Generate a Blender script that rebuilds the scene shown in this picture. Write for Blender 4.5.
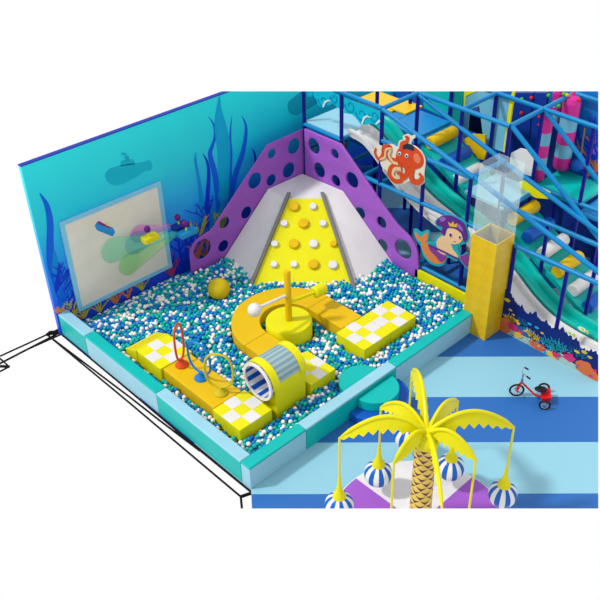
import bpy, bmesh, math, random
import numpy as np
from mathutils import Vector, Matrix
random.seed(7); rng = np.random.default_rng(7)
PI = math.pi
for o in list(bpy.data.objects): bpy.data.objects.remove(o)
SC = bpy.context.scene
COL = SC.collection

# ------------------------------------------------------------------ camera, sky, sun, exposure
F, CX, CY = 860.1, 335.2, 301.2
yaw, pit = math.radians(-44.82), math.radians(36.156)
FWD = Vector((math.sin(yaw)*math.cos(pit), math.cos(yaw)*math.cos(pit), -math.sin(pit)))
RIGHT = Vector((math.cos(yaw), -math.sin(yaw), 0)); DOWN = FWD.cross(RIGHT)
CAM = Vector((11.302, -4.834, 9.0))
cd = bpy.data.cameras.new('camera'); cam = bpy.data.objects.new('camera', cd); COL.objects.link(cam)
cd.sensor_width = 36; cd.lens = F*36/600; cd.shift_x = (300-CX)/600; cd.shift_y = (CY-300)/600
cd.clip_end = 100
R3 = Matrix((RIGHT, -DOWN, -FWD)).transposed()
cam.matrix_world = Matrix.Translation(CAM) @ R3.to_4x4()
SC.camera = cam
w = bpy.data.worlds.new('world'); SC.world = w; w.use_nodes = True
w.node_tree.nodes['Background'].inputs[0].default_value = (1, 1, 1, 1)
w.node_tree.nodes['Background'].inputs[1].default_value = 1.0
sl = bpy.data.lights.new('sun', 'SUN'); sun = bpy.data.objects.new('sun', sl); COL.objects.link(sun)
sl.energy = 2.6; sl.angle = math.radians(5); sl.color = (1, .97, .92)
sun.location = (-4, -6, 12)
sun.rotation_euler = Vector((0.49, 0.70, -1.0)).to_track_quat('-Z', 'Y').to_euler()
SC.view_settings.view_transform = 'Standard'; SC.view_settings.look = 'None'
SC.view_settings.exposure = 0.0; SC.view_settings.gamma = 1; SC.view_settings.use_curve_mapping = False

# ------------------------------------------------------------------ helpers
def ray(px, py): return (RIGHT*((px-CX)/F) + DOWN*((py-CY)/F) + FWD)
def at(px, py, **k):
    """survey helper: the point where a sight line meets the plane x=, y= or z= of a real surface"""
    a, v = list(k.items())[0]; i = 'xyz'.index(a); r = ray(px, py)
    return CAM + r*((v-CAM[i])/r[i])
def at_plane(px, py, p0, n):
    r = ray(px, py); return CAM + r*((p0-CAM).dot(n)/r.dot(n))
# section planes of the cut-away model (point, kept side)
def secn(kind):
    if kind == 't': return Vector((CAM)), (DOWN*F - FWD*(91.3-CY)).normalized()
    if kind == 'n': return Vector((CAM)), -(DOWN*F - FWD*(508.5-CY)).normalized()
    if kind == 'r': return Vector((CAM)), -(RIGHT*F - FWD*(598.3-CX)).normalized()
def lin(c):
    c = c/255
    return c/12.92 if c <= .04045 else ((c+.055)/1.055)**2.4
def hexcol(c, k=.72): return tuple(min(.9, lin(v)*k) for v in c) + (1,)
MATS = {}
def mat(name, c, rough=.5, k=.72, noise=0, alpha=1, coat=0, metal=0):
    if name in MATS: return MATS[name]
    m = bpy.data.materials.new(name); m.use_nodes = True
    nt = m.node_tree; b = nt.nodes['Principled BSDF']
    col = hexcol(c, k)
    b.inputs['Base Color'].default_value = col
    b.inputs['Roughness'].default_value = rough; b.inputs['Metallic'].default_value = metal
    b.inputs['Alpha'].default_value = alpha; b.inputs['Coat Weight'].default_value = coat
    b.inputs['Specular IOR Level'].default_value = .2
    # gentle procedural mottling so that nothing is a dead flat colour
    tc = nt.nodes.new('ShaderNodeTexCoord'); nz = nt.nodes.new('ShaderNodeTexNoise'); nz.inputs['Scale'].default_value = 3
    nz.inputs['Detail'].default_value = 4
    mx = nt.nodes.new('ShaderNodeMix'); mx.data_type = 'RGBA'; mx.blend_type = 'MULTIPLY'
    mx.inputs['Factor'].default_value = 1; mx.inputs[6].default_value = col
    mr = nt.nodes.new('ShaderNodeMapRange'); a = .05 if not noise else noise
    mr.inputs[1].default_value = .3; mr.inputs[2].default_value = .7; mr.inputs[3].default_value = 1-a; mr.inputs[4].default_value = 1+a*.5
    nt.links.new(tc.outputs['Object'], nz.inputs['Vector']); nt.links.new(nz.outputs[0], mr.inputs[0])
    nt.links.new(mr.outputs[0], mx.inputs[7]); nt.links.new(mx.outputs[2], b.inputs['Base Color'])
    MATS[name] = m; return m

class G:
    def __init__(s): s.bm = bmesh.new()
    def _f(s, vs, mi=0):
        try: f = s.bm.faces.new(vs); f.material_index = mi; return f
        except ValueError: return None
    def box(s, x0, x1, y0, y1, z0, z1, mi=0, top=None):
        v = [s.bm.verts.new(p) for p in ((x0,y0,z0),(x1,y0,z0),(x1,y1,z0),(x0,y1,z0),(x0,y0,z1),(x1,y0,z1),(x1,y1,z1),(x0,y1,z1))]
        for i, q in enumerate(((0,3,2,1),(4,5,6,7),(0,1,5,4),(1,2,6,5),(2,3,7,6),(3,0,4,7))):
            s._f([v[j] for j in q], top if (i == 1 and top is not None) else mi)
        return s
    def hexa(s, p, mi=0):
        v = [s.bm.verts.new(q) for q in p]
        for q in ((0,3,2,1),(4,5,6,7),(0,1,5,4),(1,2,6,5),(2,3,7,6),(3,0,4,7)): s._f([v[j] for j in q], mi)
        return s
    def prism(s, pts, vec, mi=0):
        vec = Vector(vec); a = [s.bm.verts.new(Vector(p)) for p in pts]; b = [s.bm.verts.new(Vector(p)+vec) for p in pts]
        n = len(pts); fs = [s._f(a[::-1], mi), s._f(b, mi)]
        for i in range(n): s._f([a[i], a[(i+1) % n], b[(i+1) % n], b[i]], mi)
        return s
    def tube(s, pts, r, mi=0, n=10, closed=False, caps=True):
        pts = [Vector(p) for p in pts]; m = len(pts); rs = r if isinstance(r, (list, tuple)) else [r]*m
        rings = []; up = None
        for i, p in enumerate(pts):
            if closed: t = pts[(i+1) % m]-pts[i-1]
            else: t = pts[min(i+1, m-1)]-pts[max(i-1, 0)]
            t.normalize()
            if up is None: up = t.orthogonal().normalized()
            up = (up - t*up.dot(t)).normalized(); sd = t.cross(up)
            rings.append([s.bm.verts.new(p + (up*math.cos(2*PI*k/n)+sd*math.sin(2*PI*k/n))*rs[i]) for k in range(n)])
        for i in range(m if closed else m-1):
            a, b = rings[i], rings[(i+1) % m]
            off = 0
            if closed and i == m-1:
                off = min(range(n), key=lambda o: (a[0].co-b[o].co).length)
            for k in range(n): s._f([a[k], a[(k+1) % n], b[(k+1+off) % n], b[(k+off) % n]], mi)
        if caps and not closed: s._f(rings[0][::-1], mi); s._f(rings[-1], mi)
        return s
    def lathe(s, c, prof, mi=0, n=24, matf=None, axis='z'):
        c = Vector(c); rings = []
        for r, z in prof:
            ring = []
            for k in range(n):
                a = 2*PI*k/n; x, y = r*math.cos(a), r*math.sin(a)
                q = Vector((x, y, z)) if axis == 'z' else (Vector((x, z, y)) if axis == 'y' else Vector((z, x, y)))
                ring.append(s.bm.verts.new(c+q))
            rings.append(ring)
        for i in range(len(rings)-1):
            for k in range(n):
                s._f([rings[i][k], rings[i][(k+1) % n], rings[i+1][(k+1) % n], rings[i+1][k]], matf(k, i) if matf else mi)
        if prof[0][0] > 1e-4: s._f(rings[0][::-1], mi)
        if prof[-1][0] > 1e-4: s._f(rings[-1], mi)
        return s
    def sphere(s, c, r, mi=0, n=20, m=12, matf=None, sc=(1,1,1)):
        k0 = len(s.bm.verts); prof = [(r*math.sin(PI*i/m)+1e-5, -r*math.cos(PI*i/m)) for i in range(m+1)]
        s.lathe((0,0,0), prof, mi, n, matf); s.bm.verts.ensure_lookup_table()
        for v in s.bm.verts[k0:]: v.co = Vector((v.co.x*sc[0], v.co.y*sc[1], v.co.z*sc[2])) + Vector(c)
        return s
    def ribbon(s, pts, ws, nrm, th=.004, mi=0):
        """flat tapering strip lying in the plane with normal nrm"""
        nrm = Vector(nrm); L = []; Rr = []
        for i, p in enumerate(pts):
            t = (Vector(pts[min(i+1, len(pts)-1)])-Vector(pts[max(i-1, 0)])).normalized(); sd = t.cross(nrm)
            L.append(Vector(p)+sd*ws[i]/2); Rr.append(Vector(p)-sd*ws[i]/2)
        for i in range(len(pts)-1):
            q = [L[i], Rr[i], Rr[i+1], L[i+1]]
            s.hexa([a for a in q]+[a+nrm*th for a in q], mi)
        return s

def finish(me, name, parent, mats, bevel, smooth, sub=False):
    for m in mats: me.materials.append(m)
    o = bpy.data.objects.new(name, me); COL.objects.link(o)
    if parent is not None:
        root = parent if parent.parent is None else parent.parent
        me.transform(Matrix.Translation(-root.location)); o.parent = parent
    if smooth: me.shade_smooth(); me.set_sharp_from_angle(angle=math.radians(38))
    if bevel:
        b = o.modifiers.new('bevel', 'BEVEL'); b.width = bevel; b.segments = 2; b.limit_method = 'ANGLE'; b.angle_limit = math.radians(40)
    return o
def out(g, name, mats, parent=None, bevel=0, smooth=False, cut='', org=None):
    bm = g.bm if isinstance(g, G) else g
    for k in cut:
        p, n = secn(k)
        r = bmesh.ops.bisect_plane(bm, geom=bm.verts[:]+bm.edges[:]+bm.faces[:], plane_co=p, plane_no=n, clear_inner=True, dist=1e-5)
        ed = [e for e in r['geom_cut'] if isinstance(e, bmesh.types.BMEdge)]
        if ed:
            try: bmesh.ops.edgenet_fill(bm, edges=ed)
            except Exception: pass
    bmesh.ops.recalc_face_normals(bm, faces=bm.faces[:])
    me = bpy.data.meshes.new(name); bm.to_mesh(me); bm.free()
    if not isinstance(mats, (list, tuple)): mats = [mats]
    o = finish(me, name, parent, mats, bevel, smooth)
    if org is not None and parent is None:
        me.transform(Matrix.Translation(-Vector(org))); o.location = org
    return o
def tag(o, label=None, cat=None, group=None, kind=None):
    if label: o['label'] = label
    if cat: o['category'] = cat
    if group: o['group'] = group
    if kind: o['kind'] = kind
    return o
def thing(name, loc, label, cat, group=None):
    o = bpy.data.objects.new(name, None); COL.objects.link(o); o.location = loc; o.empty_display_size = .1
    return tag(o, label, cat, group)
def struct(o): o['kind'] = 'structure'; return o
def copy_tree(o, parent=None):
    c = o.copy(); COL.objects.link(c)
    if parent is not None: c.parent = parent
    for ch in list(o.children): copy_tree(ch, c)
    return c
def smoothpts(P, n=6, closed=True):
    P = [Vector(p) for p in P]; m = len(P); R = []
    for i in range(m if closed else m-1):
        g = (lambda j: P[j % m]) if closed else (lambda j: P[max(0, min(m-1, j))])
        a, b, c, d = g(i-1), g(i), g(i+1), g(i+2)
        for k in range(n):
            t = k/n; R.append(.5*((2*b)+(c-a)*t+(2*a-5*b+4*c-d)*t*t+(3*b-a-3*c+d)*t**3))
    if not closed: R.append(P[-1])
    return R
def plate(name, outer, plane, th, m, parent=None, holes=(), bevel=0, cut='', front=0, res=None):
    """board with rounded edges and holes; outer: 3D points lying in plane ('x'|'y', value); th goes to + side"""
    ax, v = plane
    to2 = (lambda p: (p[1], p[2])) if ax == 'x' else (lambda p: (p[0], p[2]))
    cu = bpy.data.curves.new(name, 'CURVE'); cu.dimensions = '2D'; cu.fill_mode = 'BOTH'
    cu.extrude = max(1e-4, th/2-bevel); cu.bevel_depth = bevel; cu.bevel_resolution = 2; cu.offset = -bevel
    for loop in [[to2(p) for p in outer]]+[list(h) for h in holes]:
        sp = cu.splines.new('POLY'); sp.points.add(len(loop)-1); sp.use_cyclic_u = True
        for q, p in zip(sp.points, loop): q.co = (p[0], p[1], 0, 1)
    t = bpy.data.objects.new('t', cu); COL.objects.link(t)
    me = bpy.data.meshes.new_from_object(t); bpy.data.objects.remove(t)
    M = Matrix(((0,0,1,v+th/2),(1,0,0,0),(0,1,0,0),(0,0,0,1))) if ax == 'x' else Matrix(((1,0,0,0),(0,0,-1,v+th/2),(0,1,0,0),(0,0,0,1)))
    me.transform(M); me.materials.clear()
    if cut:
        bm = bmesh.new(); bm.from_mesh(me); bpy.data.meshes.remove(me); bmesh.ops.remove_doubles(bm, verts=bm.verts[:], dist=1e-5)
        return out(bm, name, m, parent, 0, True, cut)
    bm = bmesh.new(); bm.from_mesh(me); bmesh.ops.remove_doubles(bm, verts=bm.verts[:], dist=1e-5); bm.to_mesh(me); bm.free()
    return finish(me, name, parent, [m] if not isinstance(m, (list, tuple)) else m, 0, True)
def circ(c, r, n=24): return [(c[0]+r*math.cos(2*PI*k/n), c[1]+r*math.sin(2*PI*k/n)) for k in range(n)]

# ------------------------------------------------------------------ materials
M_purple = mat('purple_foam', (172,98,214), .55)
M_white = mat('white_foam', (242,240,242), .5)
M_yellow = mat('yellow_vinyl', (246,240,10), .42)
M_orange = mat('orange_vinyl', (242,198,4), .42)
M_teal = mat('teal_vinyl', (4,194,190), .4)
M_lblue = mat('pale_blue_vinyl', (160,216,238), .4)
M_post = mat('navy_post', (8,18,142), .35)
M_beam = mat('blue_beam', (0,138,206), .35)
M_ball = [mat('ball_blue', (0,126,208), .35, k=.86), mat('ball_teal', (16,182,172), .35, k=.84), mat('ball_white', (246,244,240), .35, k=.86)]
M_grey = mat('grey_rail', (128,128,126), .5)
M_step = mat('blue_vinyl', (20,98,205), .4)
M_red = mat('red_paint', (225,20,35), .3)
M_black = mat('black_rubber', (22,22,26), .5)
M_line = mat('black_line', (4,4,4), .8)
M_chrome = mat('chrome', (200,200,205), .2, metal=1, k=.9)
M_slidew = mat('white_plastic', (236,236,238), .3)
M_slidet = mat('teal_plastic', (4,176,166), .3, k=.9)
M_wave = mat('wave_turquoise', (8,180,206), .4, k=.85)
M_wave2 = mat('wave_blue', (6,140,190), .4, k=.9)
M_ltop = mat('deck_pale_blue', (150,212,236), .45)
M_bdeck = mat('deck_blue', (28,140,214), .45)
M_navy = mat('navy_print', (8,38,120), .5)
M_pink = mat('magenta_vinyl', (222,50,160), .4)
M_bagblue = mat('sky_vinyl', (120,196,226), .4)
M_oy = mat('roller_yellow', (242,200,6), .4)

def nodes(name):
    m = bpy.data.materials.new(name); m.use_nodes = True; nt = m.node_tree
    return m, nt, nt.nodes['Principled BSDF'], nt.nodes.new, nt.links.new
def floor_mat():
    m, nt, b, N, L = nodes('striped_floor')
    geo = N('ShaderNodeNewGeometry'); sep = N('ShaderNodeSeparateXYZ'); L(geo.outputs['Position'], sep.inputs[0])
    s = N('ShaderNodeMath'); s.operation = 'SUBTRACT'; L(sep.outputs[1], s.inputs[0]); L(sep.outputs[0], s.inputs[1])
    t = N('ShaderNodeMath'); t.operation = 'MULTIPLY_ADD'; L(s.outputs[0], t.inputs[0])
    t.inputs[1].default_value = 1/(math.sqrt(2)*.965*2); t.inputs[2].default_value = .633/(.965*2)+.0
    fr = N('ShaderNodeMath'); fr.operation = 'FRACT'; L(t.outputs[0], fr.inputs[0])
    gt = N('ShaderNodeMath'); gt.operation = 'GREATER_THAN'; L(fr.outputs[0], gt.inputs[0]); gt.inputs[1].default_value = .5
    mx = N('ShaderNodeMix'); mx.data_type = 'RGBA'; L(gt.outputs[0], mx.inputs['Factor'])
    mx.inputs[6].default_value = hexcol((26,106,190), .74); mx.inputs[7].default_value = hexcol((146,206,228), .74)
    nz = N('ShaderNodeTexNoise'); nz.inputs['Scale'].default_value = 90; nz.inputs['Detail'].default_value = 3; L(geo.outputs['Position'], nz.inputs['Vector'])
    mr = N('ShaderNodeMapRange'); L(nz.outputs[0], mr.inputs[0]); mr.inputs[3].default_value = .94; mr.inputs[4].default_value = 1.06
    mu = N('ShaderNodeMix'); mu.data_type = 'RGBA'; mu.blend_type = 'MULTIPLY'; mu.inputs['Factor'].default_value = 1
    L(mx.outputs[2], mu.inputs[6]); L(mr.outputs[0], mu.inputs[7]); L(mu.outputs[2], b.inputs['Base Color']); b.inputs['Roughness'].default_value = .6
    return m
def mural_mat(name, stops, z0, z1, K=1.0):
    m, nt, b, N, L = nodes(name)
    geo = N('ShaderNodeNewGeometry'); sep = N('ShaderNodeSeparateXYZ'); L(geo.outputs['Position'], sep.inputs[0])
    nz = N('ShaderNodeTexNoise'); nz.inputs['Scale'].default_value = 1.1; nz.inputs['Detail'].default_value = 3; nz.inputs['Distortion'].default_value = 1.2
    L(geo.outputs['Position'], nz.inputs['Vector'])
    a = N('ShaderNodeMath'); a.operation = 'MULTIPLY_ADD'; L(nz.outputs[0], a.inputs[0]); a.inputs[1].default_value = .5; L(sep.outputs[2], a.inputs[2])
    mr = N('ShaderNodeMapRange'); L(a.outputs[0], mr.inputs[0]); mr.inputs[1].default_value = z0+.25; mr.inputs[2].default_value = z1+.25
    cr = N('ShaderNodeValToRGB'); L(mr.outputs[0], cr.inputs[0])
    e = cr.color_ramp.elements; e[0].position = stops[0][0]; e[0].color = hexcol(stops[0][1], K); e[1].position = stops[-1][0]; e[1].color = hexcol(stops[-1][1], K)
    for p, c in stops[1:-1]:
        q = e.new(p); q.color = hexcol(c, K)
    L(cr.outputs[0], b.inputs['Base Color']); b.inputs['Roughness'].default_value = .45
    return m
def trunk_mat():
    m, nt, b, N, L = nodes('palm_bark')
    tc = N('ShaderNodeTexCoord'); sep = N('ShaderNodeSeparateXYZ'); L(tc.outputs['Object'], sep.inputs[0])
    def ma(op, a, bb=None, c=None):
        n = N('ShaderNodeMath'); n.operation = op
        for i, v in enumerate((a, bb, c)):
            if v is None: continue
            if isinstance(v, (int, float)): n.inputs[i].default_value = v
            else: L(v, n.inputs[i])
        return n.outputs[0]
    ang = ma('ARCTAN2', sep.outputs[1], sep.outputs[0]); u = ma('MULTIPLY', ang, 6/(2*PI)); v = ma('MULTIPLY', sep.outputs[2], 6.2)
    def layer(off):
        uu = ma('FRACT', ma('ADD', u, 10+off)); tri = ma('ABSOLUTE', ma('SUBTRACT', uu, .5))
        vv = ma('FRACT', ma('ADD', ma('SUBTRACT', ma('ADD', v, off), ma('MULTIPLY', tri, .9)), 10))
        thick = ma('MULTIPLY_ADD', tri, -.62, .31)
        return ma('LESS_THAN', vv, thick)
    d = ma('MAXIMUM', layer(0), layer(.5))
    mx = N('ShaderNodeMix'); mx.data_type = 'RGBA'; L(d, mx.inputs['Factor'])
    mx.inputs[6].default_value = hexcol((240,204,84)); mx.inputs[7].default_value = hexcol((96,38,60))
    L(mx.outputs[2], b.inputs['Base Color']); b.inputs['Roughness'].default_value = .6
    return m
def clear_mat(name, c, fac):
    m, nt, b, N, L = nodes(name); b.inputs['Base Color'].default_value = hexcol(c, 1); b.inputs['Roughness'].default_value = .2
    tr = N('ShaderNodeBsdfTransparent'); mx = N('ShaderNodeMixShader'); mx.inputs[0].default_value = fac
    L(tr.outputs[0], mx.inputs[1]); L(b.outputs[0], mx.inputs[2]); L(mx.outputs[0], nt.nodes['Material Output'].inputs[0])
    return m
def diamond_mat():
    m, nt, b, N, L = nodes('yellow_column_vinyl')
    geo = N('ShaderNodeNewGeometry'); sep = N('ShaderNodeSeparateXYZ'); L(geo.outputs['Position'], sep.inputs[0])
    h = N('ShaderNodeMath'); h.operation = 'ADD'; L(sep.outputs[0], h.inputs[0]); L(sep.outputs[1], h.inputs[1])
    cb = N('ShaderNodeCombineXYZ')
    p = N('ShaderNodeMath'); p.operation = 'ADD'; L(h.outputs[0], p.inputs[0]); L(sep.outputs[2], p.inputs[1])
    q = N('ShaderNodeMath'); q.operation = 'SUBTRACT'; L(h.outputs[0], q.inputs[0]); L(sep.outputs[2], q.inputs[1])
    L(p.outputs[0], cb.inputs[0]); L(q.outputs[0], cb.inputs[1])
    ck = N('ShaderNodeTexChecker'); ck.inputs['Scale'].default_value = 4.2; L(cb.outputs[0], ck.inputs[0])
    ck.inputs[1].default_value = hexcol((240,200,18)); ck.inputs[2].default_value = hexcol((236,192,4))
    L(ck.outputs[0], b.inputs['Base Color']); b.inputs['Roughness'].default_value = .35
    return m
M_mural = mural_mat('undersea_mural', [(0,(20,50,190)),(.2,(8,84,216)),(.42,(2,134,220)),(.68,(0,184,208)),(1,(10,206,214))], 0, 3.13, 1.12)
M_mural2 = mural_mat('deep_sea_mural', [(0,(10,30,120)),(.4,(12,70,170)),(1,(10,110,190))], 0, 3.2)
M_floor = floor_mat(); M_trunk = trunk_mat(); M_glass = clear_mat('clear_sheet', (214,238,244), .34)
M_col = diamond_mat()

# ------------------------------------------------------------------ setting
bm = bmesh.new()
def poly(bm, pts, z0, z1):
    g = G(); g.bm = bm; g.prism([(x, y, z0) for x, y in pts], (0, 0, z1-z0)); return g
g = poly(bm, [(.0,0),(4.88,0),(5.13,-.2),(9.5,4.17),(9.5,9.6),(0,9.6)], -.06, 0)
struct(out(g, 'floor', M_floor, cut='nr'))
# mural wall on the left
wall = struct(out(G().box(-.08,0,-.02,9.3,-.04,3.13), 'wall_left', M_mural, cut='t'))
cap = out(G().box(-.085,.004,-.024,4.2,3.13,3.145), 'wall_cap', mat('wall_cap_blue', (18,50,178), .5), wall, cut='t')
wb = struct(out(G().box(0,9,8.3,8.36,0,3.2), 'wall_back', M_mural2, cut='tr'))

LAY = [0]
def lay(nrm):
    LAY[0] += 1; return Vector(nrm)*(LAY[0]*.00025)
def blade(g, pxs, ws, mi, **pl):
    pts = smoothpts([at(x, y, **pl) for x, y in pxs], 5, False)
    n = len(pts); W = [np.interp(i/(n-1), np.linspace(0, 1, len(ws)), ws) for i in range(n)]
    nrm = (1,0,0) if 'x' in pl else (0,-1,0); of = lay(nrm)
    g.ribbon([q+of for q in pts], W, nrm, .003, mi)
prm = [mat('print_blue', (4,92,214), .5, k=1), mat('print_deep', (14,50,205), .5, k=1), mat('print_teal', (4,150,206), .5, k=1),
       mat('print_ochre', (176,168,60), .5, k=1), mat('print_brown', (200,120,80), .5, k=1), mat('print_mid', (2,132,212), .5, k=1), mat('print_maroon', (170,60,100), .5, k=1), mat('print_faint', (0,160,208), .5, k=1)]
g = G(); X = dict(x=.0)
LAY = [0]
def lay(nrm):
    LAY[0] += 1; return Vector(nrm)*(LAY[0]*.00025)
def crop(ox, oy, s, pts): return [(ox+a/s, oy+b/s) for a, b in pts]
blade(g, crop(190,80,7.5,[(135,275),(175,330),(187,420),(165,500),(150,560),(180,680),(200,800),(215,1000),(200,1200)]), [.005,.06,.1,.13,.1], 0, **X)
blade(g, crop(190,80,7.5,[(315,265),(305,350),(302,450),(308,560),(300,700),(300,900),(290,1100)]), [.005,.04,.06,.09,.1], 0, **X)
blade(g, crop(190,80,7.5,[(388,270),(418,340),(415,440),(390,560),(350,680),(320,800),(300,1000)]), [.005,.07,.12,.14,.1], 0, **X)
blade(g, crop(190,80,7.5,[(465,510),(485,560),(490,640),(470,700)]), [.005,.05,.06,.04], 1, **X)
blade(g, crop(190,80,7.5,[(222,120),(215,220),(225,340),(250,480),(255,600),(255,900)]), [.01,.12,.26,.3,.28,.2], 7, **X)
blade(g, crop(190,80,7.5,[(45,540),(40,600),(60,720),(80,860),(90,1000),(85,1200)]), [.005,.05,.06,.09,.1,.06], 5, **X)
blade(g, crop(190,80,7.5,[(95,550),(130,620),(140,720),(130,900),(130,1100)]), [.005,.05,.08,.1,.06], 1, **X)
blade(g, [(222,182),(219,195),(222,205),(217,220),(214,240),(212,262)], [.01,.05,.08,.1,.1,.06], 2, **X)
blade(g, [(213,195),(211,205),(214,215),(210,230),(206,250)], [.01,.04,.06,.06,.04], 2, **X)
blade(g, [(39.5,193),(46.5,205),(50,222),(50,242),(51,262),(58,285),(64,305)], [.01,.08,.11,.12,.14,.16,.1], 0, **X)
blade(g, [(54,250),(56,268),(62,286),(68,306)], [.02,.14,.2,.2], 5, **X)
def coral(g, px, py, h, mi, n=5, seed=1, spread=.6, wd=.028, **pl):
    r = random.Random(seed); b = at(px, py, **pl)+lay((1,0,0) if 'x' in pl else (0,-1,0)); side = Vector((0,1,0)) if 'x' in pl else Vector((1,0,0))
    nrm = (1,0,0) if 'x' in pl else (0,-1,0)
    for k in range(n):
        a = (k/(n-1)-.5)*2*spread + r.uniform(-.1, .1); L = h*r.uniform(.7, 1.05); p = [b]; q = b.copy()
        for j in range(4):
            if 'x' in pl and q.y < .16: a = abs(a)+.1
            q = q + (side*math.sin(a)+Vector((0,0,1))*math.cos(a))*L/4; p.append(q.copy()); a += r.uniform(-.35, .35)
            if j in (1, 2):
                e = q + (side*math.sin(a+r.choice((-.9, .9)))+Vector((0,0,1))*.8)*L*.25
                of = Vector(nrm)*(.0006*(k*3+j)+.0003); g.ribbon([q+of, e+of], [wd*.7, wd*.3], nrm, .003, mi)
        of = Vector(nrm)*.0006*k*3; g.ribbon([v+of for v in p], [wd, wd, wd*.8, wd*.6, wd*.4], nrm, .003, mi)
for i, (x, y, h, mi) in enumerate([(66,318,.75,1),(60,308,.6,0),(74,318,.55,3),(100,312,.5,3),(84,318,.35,3),(116,304,.35,4),(128,298,.3,4),(142,290,.3,3),(184,268,.9,1),(178,274,.6,1),
        (190,262,.9,1),(198,258,.5,4),(206,258,.6,4),(200,236,.5,3),(222,228,.45,3),(214,240,.4,3),(172,276,.5,6),(56,292,.6,1),(206,220,.6,1)]):
    coral(g, x, y, h, mi, 5+i % 3, i, x=.0)
for px, py, r_, mi in [(60,309,.1,4),(71,307,.09,6),(66,316,.1,4),(80,318,.08,6)]:
    c = at(px, py, x=.0); g.prism([(0, c.y+r_*math.cos(a), c.z+r_*.7*math.sin(a)) for a in np.linspace(0, 2*PI, 14)[:-1]], (.004,0,0), mi)
out(g, 'seaweed_print', prm, wall)
# submarine print, second hull print by the structure
g = G(); sub = mat('print_sub', (4,168,196), .5, k=1.05)
hull = smoothpts([at(*p, x=0) for p in [(105,175),(107,181),(113,185),(122,184),(136,177),(145,171),(151,170),(152,164),(149,160),(144,162),(138,163),(128,164),(118,166),(109,169)]], 4)
g.prism(hull, (.004,0,0))
g.prism([at(*p, x=0) for p in [(120,166),(121,161),(127,159),(133,159),(135,164)]], (.004,0,0))
blade(g, [(126,160),(125,154),(121,154)], [.035,.035,.03], 0, x=0)
blade(g, [(128,160),(128,156)], [.03,.03], 0, x=0)
out(g, 'submarine_print', sub, wall)
g = G(); hull = smoothpts([at(*p, x=0) for p in [(288,103),(289,112),(296,115),(306,110),(318,103),(330,95),(325,88),(305,90),(294,97)]], 4)
g.prism(hull, (.004,0,0)); out(g, 'whale_print', mat('print_whale', (4,150,180), .5, k=1.0), wall, cut='t')
g = G()
for i, (y, z, h) in enumerate([(5.8,.75,.7),(6.3,.9,.8),(6.8,.8,.9),(7.3,1.0,.6)]):
    r_ = random.Random(i); b = Vector((.002, y, z))
    for k in range(4):
        q = b+Vector((0, (k-1.5)*.12, h*r_.uniform(.7, 1))); g.ribbon([b, (b+q)/2+Vector((0, r_.uniform(-.08,.08), 0)), q], [.05,.05,.02], (1,0,0), .003, 3)
out(g, 'kelp_print', prm, wall)
g = G()
for i, (px, py, h, mi) in enumerate([(596,172,.7,4),(588,176,.5,4),(582,168,.9,1),(594,160,.9,1)]): coral(g, px, py, h, mi, 6, 40+i, y=8.3)
out(g, 'coral_print', prm, wb, cut='r')

# black outline bars around the slab, on the left
def bar(name, pxs, r=.011, z=-.03):
    r *= 1.3
    struct(out(G().tube([at(x, y, z=z) for x, y in pxs], r, n=6), name, M_line, cut='n'))
bar('trim_1', [(62,334.5),(130,391),(200,450),(252.5,492.7)], .016)
bar('trim_2', [(47.5,335),(130,397.3),(159,420),(200,451)], .012)
bar('trim_3', [(47.5,335),(130,403.3),(200,462.4),(240.8,496.7)], .012)
bar('trim_4', [(240.8,496.7),(252.5,492.7)], .02)
bar('trim_5', [(0,356.2),(30,342.5),(59,329)], .012)
bar('trim_6', [(0,363.5),(30,348),(60,332.5)], .014)
bar('trim_7', [(26,350),(62,334)], .012)
bar('trim_8', [(0,358.5),(9.3,366.7),(0,371.5)], .012)
bar('trim_9', [(0,366.2),(9.3,366.7)], .018)
bar('trim_10', [(47.5,335),(50,333),(60,332)], .03)
struct(out(G().tube([at(240.8,496.7,z=-.03), at(240.8,496.7,z=-.03)+Vector((0,0,-.6))], .017, n=6), 'trim_11', M_line, cut='n'))
struct(out(G().tube([at(252.5,492.7,z=-.03), at(252.5,492.7,z=-.03)+Vector((0,0,-.6))], .017, n=6), 'trim_12', M_line, cut='n'))

# ------------------------------------------------------------------ pit border blocks
def border(x0, x1, y0, y1, side, top, label):
    t = thing('foam_border_block', ((x0+x1)/2, (y0+y1)/2, 0), label, 'foam block')
    e = .003
    out(G().box(x0+e, x1-e, y0+e, y1-e, 0, .37), 'body', side, t, bevel=.008)
    out(G().box(x0+e, x1-e, y0+e, y1-e, .372, .412), 'top_cover', top, t, bevel=.012)
B = .19
border(0,.82,0,B, M_teal, M_lblue, 'short padded border block beside the mural wall, pale blue top and teal side')
border(.82,2.76,0,B, M_lblue, M_teal, 'padded border block with teal top and pale blue side, near the checkered ramp step')
border(2.76,4.69,0,B, M_teal, M_lblue, 'padded border block with pale blue top and teal side, near the three hoops')
border(4.69,4.88,0,1.05, M_lblue, M_teal, 'padded border block forming the front corner of the pit, teal top and pale blue side')
border(4.69,4.88,1.05,2.96, M_teal, M_lblue, 'padded border block behind the round entry step, pale blue top and teal side')
border(4.69,4.88,2.96,4.86, M_lblue, M_teal, 'padded border block ending at the yellow column, teal top and pale blue side')
tag(out(G().box(3.3,4.68,5.24,5.29,0,.385), 'yellow_pit_board', M_yellow, bevel=.008), 'low yellow board closing the pit below the mermaid sign', 'board')

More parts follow.
